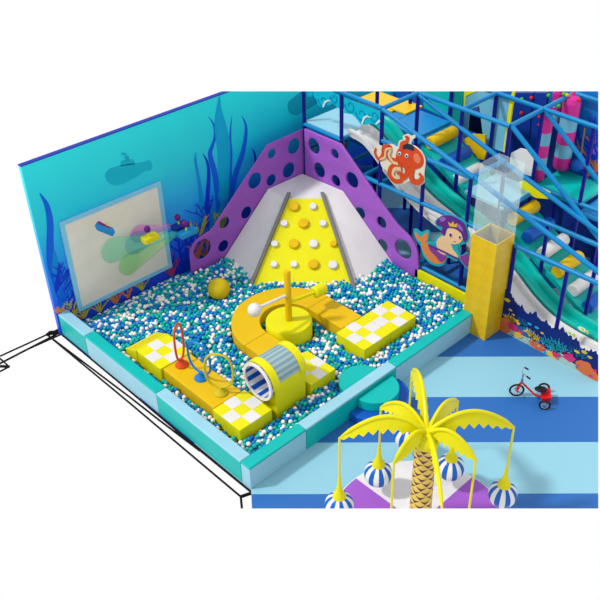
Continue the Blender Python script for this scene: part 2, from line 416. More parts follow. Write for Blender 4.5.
# purple perforated panels in the corner
def hole(px, py, r, pl):
    p = at(px, py, **pl); c = (p.y, p.z) if 'x' in pl else (p.x, p.z)
    return circ(c, r)[::-1]
def panel(name, pxs, hs, ax, v, label):
    k = {ax: v}; top = [at(*p, **k) for p in pxs]
    pts = top[:3] + smoothpts(top[3:], 5, False)
    last = pts[-1]; low = last.copy(); low.z = 0; corner = top[0].copy(); corner.z = 0
    pts += [low, corner]
    return tag(plate(name, pts, (ax, v), .05 if ax == 'y' else -.05, M_purple, holes=[hole(x, y, r, k) for x, y, r in hs], bevel=.012), label, 'panel')
panel('perforated_panel', [(304,129),(340,144),(383,206),(386,210),(398,226),(410,238),(416.5,250),(418,262),(418,276)],
      [(313.5,146.3,.155),(319,170.4,.15),(334.5,154,.095),(335.6,181,.115),(351.8,180.3,.155),(360.3,213,.115),(381.2,222.8,.115),(382.6,245.5,.12),(403,249.5,.195)], 'y', 5.24,
      'purple panel with round holes on the frame side of the climbing corner')
panel('perforated_panel', [(304,129),(268,145),(214,227),(211,231),(203,236),(195,243),(190.5,253),(191,262),(192,272)],
      [(203,249.6,.195),(224,246.4,.115),(225,223,.115),(247,213,.12),(255.5,181,.155),(272,180.5,.115),(272.5,154,.095),(294.7,146.5,.155),(289.5,170.5,.15)], 'x', .4,
      'purple panel with round holes standing in front of the mural wall')

# ------------------------------------------------------------------ climbing ramp
zt_, zb_ = 1.15, .28
A = at(287,199,z=zt_); Bp = at(324,199,z=zt_); Cc = at(254,279,z=zb_); D = at(351,279,z=zb_)
rn = (Bp-A).cross(Cc-A).normalized(); rn = rn if rn.z > 0 else -rn
C0 = Cc + (Cc-A)*.32; D0 = D + (D-Bp)*.32
ramp = thing('climbing_ramp', ((A+D)/2).xy.to_3d(), 'white corner climbing ramp with yellow face and round holds', 'climbing ramp')
Lt = at(268,189,x=.41); Rt = at(343,191,y=5.23); K = at(304,173,x=.41); K = Vector((.41,5.23,K.z))
Lb = at(222,262,x=.41); Rb = at(392,262,y=5.23)
Lb0 = Lb+(Lb-Lt)*(Lb.z/(Lt.z-Lb.z)); Rb0 = Rb+(Rb-Rt)*(Rb.z/(Rt.z-Rb.z))
C0.z = max(C0.z, 0); D0.z = max(D0.z, 0)
def tri_mesh(faces, m, name, parent, off=Vector((0,0,0))):
    b = bmesh.new()
    for f in faces: b.faces.new([b.verts.new(Vector(p)+off) for p in f])
    bmesh.ops.remove_doubles(b, verts=b.verts[:], dist=1e-4)
    return out(b, name, m, parent)
fl = lambda p: Vector((p.x, p.y, 0))
tri_mesh([(Lt,A,Bp,Rt,K),(A,C0,D0,Bp),(K,fl(K),Lb0,Lt),(K,Rt,Rb0,fl(K)),(fl(K),Rb0,fl(D0),fl(C0),Lb0)], M_white, 'ramp_body', ramp)
for Q in ((Lt,Lb0,C0,A), (Rt,Rb0,D0,Bp)):
    b = bmesh.new(); N_ = 10; gr = [[b.verts.new(Q[0].lerp(Q[1], i/N_).lerp(Q[3].lerp(Q[2], i/N_), j/N_)) for j in range(N_+1)] for i in range(N_+1)]
    for i in range(N_):
        for j in range(N_): b.faces.new((gr[i][j], gr[i+1][j], gr[i+1][j+1], gr[i][j+1]))
    out(b, 'side_facet', M_white, ramp, smooth=True)
e1 = rn*.004; e2 = rn*.016
g = G().hexa([A+e1, C0+e1, D0+e1, Bp+e1, A+e2, C0+e2, D0+e2, Bp+e2]); out(g, 'yellow_face', M_yellow, ramp)
for p, q in ((A, C0), (Bp, D0)):
    sd = RIGHT*.035; p = p+(p-q).normalized()*.12
    g = G().hexa([p-sd, q-sd, q+sd, p+sd, p-sd+rn*.075, q-sd+rn*.075, q+sd+rn*.075, p+sd+rn*.075]); out(g, 'edge_rail', M_grey, ramp, bevel=.015)
hx = [(294,206,'o',.095),(313,206,'w',.068),(284,223,'w',.068),(303.5,223,'o',.095),(323,223,'w',.068),(274.5,243.5,'w',.066),(294,243.5,'o',.093),(313.5,243.5,'w',.082),
      (333.5,243.5,'o',.06),(274,264,'w',.064),(294,264,'w',.064),(313.5,264,'o',.093),(333,264.5,'w',.082)]
for x, y, c, r in hx:
    p = at_plane(x, y, A+rn*.06, rn)
    p = p-rn*.06
    g = G(); g.lathe((0,0,0), [(r,0),(r,.045),(r*.86,.06)], 0, 20)
    R = rn.to_track_quat('Z', 'Y').to_matrix().to_4x4(); bmesh.ops.transform(g.bm, matrix=Matrix.Translation(p+rn*.014) @ R, verts=g.bm.verts[:])
    o = out(g, 'climbing_hold', M_orange if c == 'o' else M_white, ramp, smooth=True)
    o['label'] = 'orange round hold' if c == 'o' else 'white round hold'

# ------------------------------------------------------------------ soft blocks in the pit
ZT = .42
def chk(x0, x1, y0, y1, name, label, nx=3, ny=3, z0=0, cat='foam block'):
    t = thing(name, ((x0+x1)/2, (y0+y1)/2, 0), label, cat)
    out(G().box(x0, x1, y0, y1, z0, ZT), 'body', M_yellow, t, bevel=.01)
    g = G()
    for i in range(nx):
        for j in range(ny):
            if (i+j % 3) % 2 == (1):
                a = x0+(x1-x0)*i/nx; b = x0+(x1-x0)*(i+1)/nx; c = y0+(y1-y0)*j/ny; d = y0+(y1-y0)*(j+1)/ny
                g.box(a, b, c, d, ZT+.0005, ZT+.002)
    out(g, 'white_squares', M_white, t); return t
t = chk(1.74,2.37,.37,.97, 'checkered_block', 'yellow and white checkered foam block with a sloped ramp, beside the red hoop')
g = G(); g.hexa([(1.44,.35,0),(1.738,.36,0),(1.738,.97,0),(1.44,.95,0),(1.44,.35,.3),(1.738,.36,ZT),(1.738,.97,ZT),(1.44,.95,.3)]); sl_ = out(g, 'sloped_end', M_yellow, t, bevel=.006)
g = G()
for a in (.2, .42, .66):
    x = 1.44+.3*a; z = .3+.12*a; g.hexa([(x,.36,z),(x+.025,.36,z+.01),(x+.025,.95,z+.01),(x,.95,z),(x,.36,z+.004),(x+.025,.36,z+.014),(x+.025,.95,z+.014),(x,.95,z+.004)])
out(g, 'orange_stripe', M_orange, t)
chk(3.635,4.245,.37,.975, 'checkered_block', 'yellow and white checkered foam block at the front, before the tunnel opening')
chk(3.635,4.26,1.735,2.26, 'checkered_block', 'yellow and white checkered foam block behind the striped tunnel')
chk(3.64,4.265,2.9,3.515, 'checkered_block', 'nearer of two joined checkered blocks, against the orange straight block')
chk(3.64,4.265,3.52,4.14, 'checkered_block', 'farther of two joined checkered blocks, nearest the mermaid sign')
tag(out(G().box(2.39,3.625,.4,.92,0,ZT), 'orange_block', M_orange, bevel=.012), 'long orange foam block carrying the red, blue and yellow hoops', 'foam block')
rc = Vector((2.84,2.58,0))
g = G(); n = 40
for k in range(n):
    a, b = PI/2+PI*k/n, PI/2+PI*(k+1)/n
    P = lambda r, t_, z: (rc.x+r*math.cos(t_), rc.y+r*math.sin(t_), z)
    g.hexa([P(.46,a,0),P(.93,a,0),P(.93,b,0),P(.46,b,0),P(.46,a,ZT),P(.93,a,ZT),P(.93,b,ZT),P(.46,b,ZT)])
bmesh.ops.remove_doubles(g.bm, verts=g.bm.verts[:], dist=1e-4)
bad = [f for f in g.bm.faces if abs(f.normal.z) < .1 and abs(f.calc_center_median().xy.to_3d().length) >= 0 and len([1 for q in g.bm.faces if q is not f and set(q.verts) == set(f.verts)])]
bmesh.ops.delete(g.bm, geom=bad, context='FACES_ONLY')
tag(out(g, 'curved_block', M_orange, bevel=.01, smooth=True), 'half-ring orange foam block curving around the yellow disc', 'foam block')
tag(out(G().box(2.845,3.625,1.65,2.12,0,ZT), 'orange_block', M_orange, bevel=.01), 'orange straight foam block running into the striped tunnel', 'foam block')
tag(out(G().box(2.845,3.63,3.04,3.51,0,ZT), 'orange_block', M_orange, bevel=.01), 'orange straight foam block joining the half ring to two checkered blocks', 'foam block')

# spinner
sp = thing('spinner', (2.92,2.53,0), 'yellow disc with orange pole carrying white and yellow club arms', 'play spinner')
out(G().lathe((2.92,2.53,0), [(.38,.0),(.38,.475),(.365,.495)], n=40), 'disc', M_yellow, sp, smooth=True)
out(G().lathe((2.92,2.53,0), [(.056,.496),(.056,1.43),(.04,1.455)], n=18), 'pole', M_orange, sp, smooth=True)
wz, yz = 1.0, .84
wt = at(254.6,310,x=2.92); yt = at(319,290,x=2.92)
a_ = out(G().tube([(2.92,2.50,wz),(2.92,wt.y+.1,wt.z)], .026), 'white_arm', M_white, sp, smooth=True)
out(G().sphere(wt, .112), 'ball_end', M_white, a_, smooth=True)
a_ = out(G().tube([(2.92,2.56,yz),(2.92,yt.y-.08,yt.z)], .03), 'yellow_arm', M_yellow, sp, smooth=True)
out(G().lathe((2.92,yt.y,yt.z), [(.085,-.12),(.105,-.1),(.105,.1),(.085,.12)], n=20, axis='y'), 'hammer_head', M_yellow, a_, smooth=True)
c = at(219,289,z=.36)
tag(out(G().sphere(c, .195, n=36, m=22), 'large_ball', mat('big_ball', (236,206,20), .6), smooth=True), 'large yellow ball half sunk among the small balls', 'ball')

# hoops
def hoop(x, y, ang, tilt, c, wdt, hgt, label, r=.018):
    m = mat('hoop_'+c, {'red': (226,78,30), 'blue': (22,128,216), 'gold': (214,196,30)}[c], .35)
    t = thing('hoop_stand', (x, y, ZT), label, 'hoop stand')
    out(G().lathe((x,y,ZT), [(.105,.003),(.105,.02),(.065,.06),(.035,.1),(.03,.13)], n=24), 'cone_base', m, t, smooth=True)
    d = Vector((math.cos(ang), math.sin(ang), 0)); P = []
    for k in range(36):
        a = 2*PI*k/36; cs, sn = math.cos(a), math.sin(a)
        u = wdt/2*math.copysign(abs(cs)**.8, cs); v = hgt/2*math.copysign(abs(sn)**.8, sn)
        P.append(Vector((x,y,ZT+.12+hgt/2)) + d*(u+tilt*v) + Vector((0,0,v)))
    out(G().tube(P, r, closed=True, n=8), 'loop', m, t, smooth=True)
hoop(2.53,.66, math.radians(118), 0, 'red', .27, .66, 'narrow red hoop on a cone base, standing on the long orange block')
hoop(2.98,.68, math.radians(12), -.05, 'blue', .42, .56, 'blue hoop on a cone base, between the red and yellow hoops')
hoop(3.45,.68, math.radians(36), 0, 'gold', .42, .62, 'yellow hoop on a cone base, nearest the front checkered block')

# tunnel
tn = thing('crawl_tunnel', (3.94,1.37,0), 'yellow arched crawl tunnel with blue and white striped inside', 'tunnel')
x0, x1, ty0, ty1, zc = 3.615, 4.225, 1.08, 1.66, .73; xc = (x0+x1)/2; R = (x1-x0)/2; ri = .278
def archring(y0, y1, Ro, low):
    g = G(); n = 32; ou = []; inn = []
    for k in range(n):
        a = 2*PI*k/n; cs, sn = math.cos(a), math.sin(a)
        if sn >= 0: o_ = (xc+Ro*cs, zc+Ro*sn)
        else:
            t_ = min(Ro/max(abs(cs), 1e-6), (zc-low)/max(-sn, 1e-6)); o_ = (xc+t_*cs, zc+t_*sn)
        ou.append(o_); inn.append((xc+ri*cs, zc+ri*sn))
    V = lambda p, y: g.bm.verts.new((p[0], y, p[1]))
    o0 = [V(p, y0) for p in ou]; o1 = [V(p, y1) for p in ou]; i0 = [V(p, y0) for p in inn]; i1 = [V(p, y1) for p in inn]
    for k in range(n):
        j = (k+1) % n; g._f([o0[k],o0[j],i0[j],i0[k]]); g._f([o1[k],i1[k],i1[j],o1[j]]); g._f([o0[k],o1[k],o1[j],o0[j]]); g._f([i0[k],i0[j],i1[j],i1[k]])
    return g
out(archring(ty0, ty1, R, .0), 'body', M_yellow, tn, smooth=True)
for y0 in (ty0-.04, ty1-.09):
    g = G(); n = 24
    for k in range(n):
        a, b = PI*k/n, PI*(k+1)/n; P = lambda r, t_, y: (xc+r*math.cos(t_), y, zc+r*math.sin(t_))
        g.hexa([P(R-.01,a,y0),P(R+.02,a,y0),P(R+.02,a,y0+.12),P(R-.01,a,y0+.12),P(R-.01,b,y0),P(R+.02,b,y0),P(R+.02,b,y0+.12),P(R-.01,b,y0+.12)])
    out(g, 'arch_rim', M_yellow, tn, smooth=True)
g = G(); n = 18; gl = [mat('tunnel_window_pale', (172,196,198), .25), mat('tunnel_window_blue', (132,168,186), .25)]
for k in range(n):
    a, b = math.radians(12)+math.radians(140)*k/n, math.radians(12)+math.radians(140)*(k+1)/n; P = lambda r, t_, y: (xc+r*math.cos(t_), y, zc+r*math.sin(t_))
    g.hexa([P(R,a,ty0+.085),P(R+.01,a,ty0+.085),P(R+.01,a,ty1-.10),P(R,a,ty1-.10),P(R,b,ty0+.085),P(R+.01,b,ty0+.085),P(R+.01,b,ty1-.10),P(R,b,ty1-.10)], k % 2)
out(g, 'top_window', gl, tn, smooth=True)
g = G(); n = 44
P = lambda r, t_, y: (xc+r*math.cos(t_), y, zc+r*math.sin(t_))
for k in range(n):
    a, b = 2*PI*k/n, 2*PI*(k+1)/n
    g.hexa([P(ri-.012,a,ty0-.07),P(ri,a,ty0-.07),P(ri,a,ty1),P(ri-.012,a,ty1),P(ri-.012,b,ty0-.07),P(ri,b,ty0-.07),P(ri,b,ty1),P(ri-.012,b,ty1)], (k//2) % 2)
out(g, 'striped_lining', [mat('lining_blue', (16,88,200), .4), M_white], tn)
for y0 in (ty0-.09, ty1+.002):
    g = G()
    for k in range(n):
        a, b = 2*PI*k/n, 2*PI*(k+1)/n
        g.hexa([P(ri-.012,a,y0),P(ri+.03,a,y0),P(ri+.03,a,y0+.03),P(ri-.012,a,y0+.03),P(ri-.012,b,y0),P(ri+.03,b,y0),P(ri+.03,b,y0+.03),P(ri-.012,b,y0+.03)])
    out(g, 'opening_ring', M_white, tn, smooth=True)

# round steps at the border
def halfdisc(cx, cy, r, z0, z1, sgn, name, m, label, flat=4.885, rr=None):
    pts = []
    for k in range(33):
        a = -PI/2+PI*k/32; x = cx+sgn*r*math.cos(a); y = cy+r*math.sin(a)
        pts.append((max(x, flat) if sgn > 0 else min(x, flat), y, z0))
    return tag(out(G().prism(pts, (0,0,z1-z0)), name, m, bevel=.012, smooth=False), label, 'step')
halfdisc(4.88,2.47,.375,.15,.32,1,'round_step',M_teal,'teal half-round upper step outside the pit border')
g = G(); pts = [(4.885,1.93,0),(5.05,1.93,0)]+[(4.90+.54*math.cos(a)*1.0, 2.47+.54*math.sin(a), 0) for a in np.linspace(-1.0, PI/2, 24)]+[(4.885,3.01,0)]
tag(out(g.prism(pts, (0,0,.148)), 'round_step', M_step, bevel=.01), 'blue half-round lower step on the floor under the teal one', 'step')
halfdisc(4.675,2.43,.37,.0,.33,-1,'round_step',M_teal,'teal half-round step inside the pit among the balls', flat=4.68)

# ------------------------------------------------------------------ balls
def level(x, y):
    t = min(1, max(0, x/.55)); t = t*t*(3-2*t); l = .05+.21*t
    # heaps left and right of the ramp
    l += .04*math.exp(-((x-.9)**2+(y-2.9)**2)/.05) + .06*math.exp(-((x-2.75)**2+(y-5.1)**2)/.06)
    l += .018*math.sin(x*5.1+1.3*y)*math.cos(y*4.3-x)
    return l
BR = .0345
def blocked(x, y, p=BR):
    m = p*.8
    for a, b, c, d in ((1.42,2.39,.35,.97),(2.39,3.63,.4,.92),(3.63,4.25,.37,2.27),(3.63,4.27,2.9,4.14),(2.84,3.63,1.65,2.12),(2.84,3.63,3.04,3.51)):
        if a-m < x < b+m and c-m < y < d+m: return True
    d = math.hypot(x-2.92, y-2.53)
    if d < .38+m: return True
    d = math.hypot(x-rc.x, y-rc.y)
    if x < rc.x+.01 and .46-m < d < .93+m: return True
    if x > 4.67 or math.hypot(x-4.675, y-2.43) < .37+m: return True
    if math.hypot(x-c_big.x, y-c_big.y) < .17: return True
    if y > 2.43 and x < .43: return True
    return False
c_big = c
def ramp_h(x, y):   # height of the ramp surface
    p = A; zc_ = p.z-((x-p.x)*rn.x+(y-p.y)*rn.y)/rn.z
    s_ = (Vector((x,y,0))-A).dot(RIGHT); 
    return zc_
def side_h(T, Bq, Tin, Cin, x, y):
    n_ = (Bq-T).cross(Tin-T); return T.z-((x-T.x)*n_.x+(y-T.y)*n_.y)/n_.z
top = []; low = []
dx = BR*2.02; dy = dx*.866
for layer, lst in ((0, top), (1, low)):
    j = 0; y = .22
    while y < 5.22:
        x = .035+(dx/2 if (j+layer) % 2 else 0)
        while x < 4.66:
            jx, jy = x+rng.normal(0, .008), y+rng.normal(0, .008)
            if not blocked(jx, jy) and jx > .03 and jy > .22 and jy < 5.2:
                z = level(jx, jy)-.03+rng.normal(0, .012)-layer*.055
                if layer == 0 and rng.random() < .035: z += .03
                dv = Vector((jx, jy, 0)) - C0; 
                inramp = False
                s_ = (jy-jx)/math.sqrt(2)
                hmin = min(ramp_h(jx, jy), side_h(Lt, Lb0, A, C0, jx, jy), side_h(Rt, Rb0, Bp, D0, jx, jy))
                if not (hmin > z+.02): lst.append((jx, jy, max(z, BR)))
            x += dx
        y += dy; j += 1
allb = [(p, 0) for p in top]+[(p, 1) for p in low]
colr = rng.choice(3, size=len(allb), p=[.37, .34, .29])
# nearest visible ones stand as single objects
def vis(p):
    q = Vector(p); t = (.412-q.z)
    d = (CAM-q); k = t/d.z; h = q+d*k
    if h.y < B+.004 or h.x > 4.686: return False
    for a, b, c_, e, zz in ((2.39,3.63,.4,.92,ZT),(3.63,4.25,.37,.98,ZT),(3.63,4.25,1.02,1.7,.8),(3.63,4.26,1.73,2.27,ZT)):
        for f in (.2, .5, .9):
            hz = q+d*((zz-q.z)/d.z)*f
            if a < hz.x < b and c_ < hz.y < e: return False
    return True
idx = [i for i, (p, l) in enumerate(allb) if l == 0 and vis(p)]
idx.sort(key=lambda i: (Vector(allb[i][0])-CAM).dot(FWD)); near = set(idx[:300])
ico = bmesh.new(); bmesh.ops.create_icosphere(ico, subdivisions=2, radius=BR)
iv = np.array([v.co[:] for v in ico.verts]); iff = np.array([[v.index for v in f.verts] for f in ico.faces])
bms = []
for k in range(3):
    me = bpy.data.meshes.new('pit_ball'); ico.to_mesh(me); me.materials.append(M_ball[k]); me.shade_smooth(); bms.append(me)
names = ['blue', 'teal', 'white']
for i in sorted(near):
    o = bpy.data.objects.new('pit_ball', bms[colr[i]]); COL.objects.link(o); o.location = allb[i][0]
    tag(o, 'small %s ball near the front corner of the pit, between blocks and border' % names[colr[i]], 'ball', '%s balls by the front corner of the pit' % names[colr[i]])
rest = [i for i in range(len(allb)) if i not in near]
pos = np.array([allb[i][0] for i in rest]); nv, nf = len(iv), len(iff)
V = (pos[:, None, :]+iv[None]).reshape(-1, 3); Fc = (iff[None]+(np.arange(len(rest))*nv)[:, None, None]).reshape(-1)
me = bpy.data.meshes.new('pit_balls'); me.vertices.add(len(V)); me.vertices.foreach_set('co', V.ravel().astype(np.float32))
me.loops.add(len(Fc)); me.loops.foreach_set('vertex_index', Fc.astype(np.int32))
me.polygons.add(len(Fc)//3); me.polygons.foreach_set('loop_start', np.arange(0, len(Fc), 3, dtype=np.int32))
me.polygons.foreach_set('material_index', np.repeat(colr[rest], nf).astype(np.int32))
for m in M_ball: me.materials.append(m)
me.update(calc_edges=True); me.shade_smooth()
pb = bpy.data.objects.new('pit_balls', me); COL.objects.link(pb)
tag(pb, 'small blue, teal and white plastic balls filling the ball pit', 'balls', kind='stuff')
print('balls', len(top), len(low))

# ------------------------------------------------------------------ projection screen and projectors
ts = thing('projection_screen', (.03,1.33,.27), 'large grey projection screen with pale blue frame on the mural wall', 'screen')
out(G().box(.006,.03,.44,2.22,.35,1.95), 'screen_sheet', mat('screen_grey', (218,214,204), .16, k=1, coat=.4), ts)
g = G()
for a in ((.36,2.30,1.95,2.025),(.36,2.30,.27,.35),(.36,.44,.35,1.95),(2.22,2.30,.35,1.95)): g.box(.004,.04,*a[:2],*a[2:])
out(g, 'frame', mat('screen_frame', (130,200,236), .3, k=.9), ts, bevel=.004)
def projector(px, py, x, c, label, lens, L=.28, Wd=.16, Hh=.1, rz=0):
    p = at(px, py, x=x); t = thing('projector', p, label, 'projector'); cm = mat('case_'+label.split()[0]+label.split()[1], c, .4)
    out(G().box(p.x-Wd/2, p.x+Wd/2, p.y-L/2, p.y+L/2, p.z-Hh/2, p.z+Hh/2), 'case', cm, t, bevel=.02)
    q = p+Vector((0, -.02, Hh/2))
    s = out(G().tube([q, q+Vector((0,0,.07))], .015, n=8), 'neck', M_yellow, t)
    if lens == 'top': out(G().sphere(q+Vector((0,-.01,.13)), .055, sc=(1,1,1.2)), 'lens_pod', mat('pod_purple', (104,20,130), .3), t, smooth=True)
    else: out(G().tube([q+Vector((0,-L*.45,.02)), q+Vector((0,L*.3,-.01))], .022, n=8), 'lens_bar', mat('pod_magenta', (170,20,150), .3), t, smooth=True)
    return t
pj1 = projector(150,238,.75,(240,226,20), 'yellow projector hanging in front of the middle of the screen', 'top')
pj2 = projector(180,226,.6,(20,50,160), 'navy projector hanging beside the right edge of the screen', 'top', .3)
pj3 = projector(187.5,232.5,.8,(30,150,220), 'light blue projector hanging nearest the seaweed mural', 'top', .34)
pj4 = projector(105,229,.4,(30,150,220), 'light blue projector tilted before the upper left of the screen', 'bar', .3)
pj4.rotation_euler = (math.radians(-38), 0, math.radians(-20))
def beam(a, bpx, r, c, label):
    b = at(*bpx, x=.06); d = (b-a).normalized(); m = clear_mat('beam_'+label.split()[0], c, .2)
    bmsh = G(); R_ = None
    n = 40; ra = [bmsh.bm.verts.new(a+Vector((0,math.cos(t),math.sin(t)))*.02) for t in np.linspace(0, 2*PI, n+1)[:-1]]
    rb = [bmsh.bm.verts.new(b+Vector((0,math.cos(t),math.sin(t)))*r) for t in np.linspace(0, 2*PI, n+1)[:-1]]
    for k in range(n): bmsh._f([ra[k], ra[(k+1) % n], rb[(k+1) % n], rb[k]])
    bmsh._f(rb); 
    return tag(out(bmsh, 'light_beam', m, smooth=True), label, 'light beam')
beam(pj3.location+Vector((-.09,-.1,0)), (129.7,264), .22, (90,225,70), 'green cone of light ending low on the screen')
beam(pj3.location+Vector((-.09,-.12,.02)), (114,250), .24, (60,225,170), 'turquoise cone of light ending lower left on the screen')
beam(pj2.location+Vector((-.09,-.1,0)), (136,243), .22, (120,160,240), 'blue cone of light ending on the middle of the screen')
beam(pj2.location+Vector((-.09,-.1,.02)), (139,234), .17, (240,70,220), 'magenta cone of light ending high on the screen')

# ------------------------------------------------------------------ yellow column
tc_ = thing('yellow_column', (4.93,5.1,0), 'square yellow padded column at the corner of the pit with clear top', 'column')
g = G(); cx0, cx1, cy0, cy1, ch, th = 4.695, 5.175, 4.865, 5.345, 1.876, .02
g.box(cx0,cx1,cy0,cy0+th,0,ch); g.box(cx0,cx1,cy1-th,cy1,0,ch); g.box(cx0,cx0+th,cy0+th,cy1-th,0,ch); g.box(cx1-th,cx1,cy0+th,cy1-th,0,ch)
out(g, 'body', M_col, tc_)
gi = G(); i_ = .001; gi.box(cx0+th,cx1-th,cy0+th,cy0+th+.004,0,ch-.004); gi.box(cx0+th,cx1-th,cy1-th-.004,cy1-th,0,ch-.004); gi.box(cx0+th,cx0+th+.004,cy0+th,cy1-th,0,ch-.004); gi.box(cx1-th-.004,cx1-th,cy0+th,cy1-th,0,ch-.004)
out(gi, 'lining', mat('column_lining', (216,188,120), .6), tc_)
g = G()
for a in ((cx0,cx1,cy0,cy0+.008),(cx0,cx1,cy1-.008,cy1),(cx0,cx0+.008,cy0,cy1),(cx1-.008,cx1,cy0,cy1)): g.box(*a, ch+.002, 3.11)
out(g, 'clear_sleeve', clear_mat('sleeve', (220,242,248), .13), tc_)

# ------------------------------------------------------------------ play frame
XS = [.38,1.35,2.31,3.28,4.24,5.21,6.17]; YS = [5.34,6.27,7.22,8.17]
pf = thing('play_frame', (3.3,6.7,0), 'blue tubular climbing frame of navy posts and light blue beams beside the ball pit', 'climbing frame')
tops = {(0,0):3.1,(1,0):3.1,(2,0):3.1,(3,0):2.5,(4,0):2.54,(5,0):1.68,(6,0):1.68,
        (0,1):3.1,(1,1):3.1,(2,1):3.1,(3,1):3.1,(4,1):3.1,(5,1):1.68,(6,1):1.68,
        (1,2):3.1,(2,2):3.1,(3,2):3.1,(4,2):3.1,(5,2):3.1,(2,3):3.1,(3,3):3.1,(4,3):3.1,(5,3):3.1}
for (i, j), z in tops.items():
    if len(set()) == 0:
        out(G().tube([(XS[i],YS[j],0),(XS[i],YS[j],z)], .036, n=10), 'post', M_post, pf, smooth=True, cut='tr')
def bmx(a, b, r=.041): out(G().tube([a, b], r, n=10), 'beam', M_beam, pf, smooth=True, cut='tr')
bmx((.38,5.34,3.1),(2.31,5.34,3.1)); bmx((2.31,5.34,3.1),(2.31,6.27,3.1)); bmx((2.31,6.27,3.1),(4.24,6.27,3.1)); bmx((3.28,6.27,3.1),(3.28,7.22,3.1))
bmx((2.31,7.22,3.1),(6.3,7.22,3.1)); bmx((4.24,6.27,3.1),(4.24,8.17,3.1)); bmx((4.24,8.17,3.1),(6.3,8.17,3.1)); bmx((1.35,5.34,3.1),(1.35,6.27,3.1)); bmx((1.35,6.27,3.1),(2.31,6.27,3.1))
bmx((.38,5.34,2.2),(1.35,5.34,2.2)); bmx((1.35,5.34,2.2),(1.35,6.27,2.2)); bmx((.38,6.27,2.15),(2.31,6.27,2.15))
bmx((2.33,5.34,2.52),(4.24,5.34,2.52)); bmx((4.24,5.34,2.52),(4.24,6.27,2.5))
bmx((2.33,5.32,3.1),(4.3,5.32,2.55)); bmx((4.3,5.34,2.55),(6.75,5.34,1.84))
bmx((2.33,6.25,3.08),(4.27,6.25,2.45)); bmx((4.27,6.25,2.45),(6.3,6.25,1.86)); bmx((4.26,6.29,3.1),(6.3,6.29,1.66)); bmx((4.26,7.22,3.1),(6.3,7.22,1.58))
bmx((1.35,5.34,1.68),(4.7,5.34,1.68)); bmx((5.21,5.34,1.68),(6.9,5.34,1.68)); bmx((4.24,6.27,1.68),(6.3,6.27,1.68)); bmx((4.24,7.22,1.68),(6.3,7.22,1.68))
bmx((1.9,5.34,1.68),(1.9,6.27,1.68)); bmx((1.35,5.34,1.68),(1.35,6.27,1.68)); bmx((2.31,5.34,1.68),(2.31,6.27,1.68)); bmx((.38,5.34,1.68),(.38,6.27,1.68)); bmx((.38,6.27,1.68),(2.31,6.27,1.68)); bmx((.38,5.34,1.3),(1.35,6.27,1.3))
bmx((2.31,6.27,1.2),(3.28,6.27,1.2)); bmx((3.28,5.34,.41),(4.7,5.34,.41)); bmx((3.28,5.34,.95),(4.24,5.34,.95),.03); bmx((2.38,6.27,2.2),(2.38,7.22,2.2)); bmx((3.28,5.34,.41),(3.28,6.27,.41))
bmx((4.34,6.27,1.6),(4.34,7.22,1.6))
out(G().box(.38,1.35,5.36,6.27,2.2,2.26), 'deck', M_ltop, pf, bevel=.015)
out(G().box(1.35,2.37,6.3,7.19,2.22,2.29), 'deck', M_bdeck, pf, bevel=.015)['label'] = 'blue padded deck'
out(G().box(3.5,4.34,6.24,7.18,1.58,1.65), 'deck', M_ltop, pf, bevel=.015)['label'] = 'pale blue padded landing'
out(G().box(4.24,5.18,7.25,8.17,1.58,1.65), 'deck', M_teal, pf, bevel=.015, cut='r')['label'] = 'teal padded deck'
out(G().box(5.2,6.2,7.25,8.17,1.45,1.52), 'deck', M_bdeck, pf, bevel=.01, cut='r')['label'] = 'blue padded deck at the edge'
out(G().box(.42,1.30,6.75,7.3,2.22,2.3), 'deck', M_oy, pf, bevel=.01, cut='t')['label'] = 'yellow padded deck'
out(G().box(1.2,1.6,6.8,7.3,2.292,2.33), 'mat', M_oy, pf, bevel=.008, cut='t')
for nm, pxs, m in (('teal padded upper deck',[(577,117),(590,110),(602,113),(602,126)],M_teal),('yellow padded upper deck',[(590,110.5),(594,102),(602,104),(602,114.5)],M_oy),('blue padded upper deck',[(577,116),(582,104),(591,99),(594,101.5),(590,109.5)],M_bdeck)):
    out(G().prism([at(x, y, z=2.45) for x, y in pxs], (0,0,-.06)), 'deck', m, pf, cut='tr')['label'] = nm
# stair slopes
out(G().prism([(2.4,6.32,2.12),(3.5,6.32,1.52),(3.5,6.32,1.44),(2.4,6.32,2.0)], (0,.86,0)), 'slope_pad', M_teal, pf)
out(G().prism([(4.36,6.32,1.3),(6.3,6.32,.2),(6.3,6.32,.1),(4.36,6.32,1.2)], (0,.86,0)), 'slope_pad', M_teal, pf, cut='r')
out(G().prism([at(x, y, y=7.0) for x, y in [(519,182),(527,180),(549,193),(548,199),(536,198),(521,190)]], (0,.05,0)), 'riser_pad', M_yellow, pf)
# foam rollers
proto = None
desc = ['yellow foam roller highest on the stair slope, under the blue deck', 'blue foam roller below the topmost yellow one', 'white foam roller just above the pale blue landing',
        'yellow foam roller just below the pale blue landing', 'blue foam roller on the lower stair slope, under a yellow one', 'white foam roller on the lower slope between blue and yellow ones',
        'yellow foam roller low on the slope between two white ones', 'white foam roller low on the slope beside the picture edge', 'blue foam roller lowest on the slope']
for k, (x, z, m) in enumerate([(2.53,2.19,M_oy),(2.87,1.9,M_step),(3.18,1.68,M_slidew),(4.44,1.40,M_oy),(4.78,1.19,M_step),(5.11,1.0,M_slidew),(5.45,.79,M_oy),(5.80,.58,M_slidew),(6.12,.40,M_step)]):
    g = G(); r = .115
    g.lathe((x,6.75,z-.02), [(r*.9,-.36),(r,-.34),(r,.34),(r*.9,.36)], n=20, axis='y')
    tag(out(g, 'foam_roller', m, smooth=True, cut='r', org=(x,6.75,z-.02)), desc[k], 'foam roller', 'foam rollers on the stair slopes')

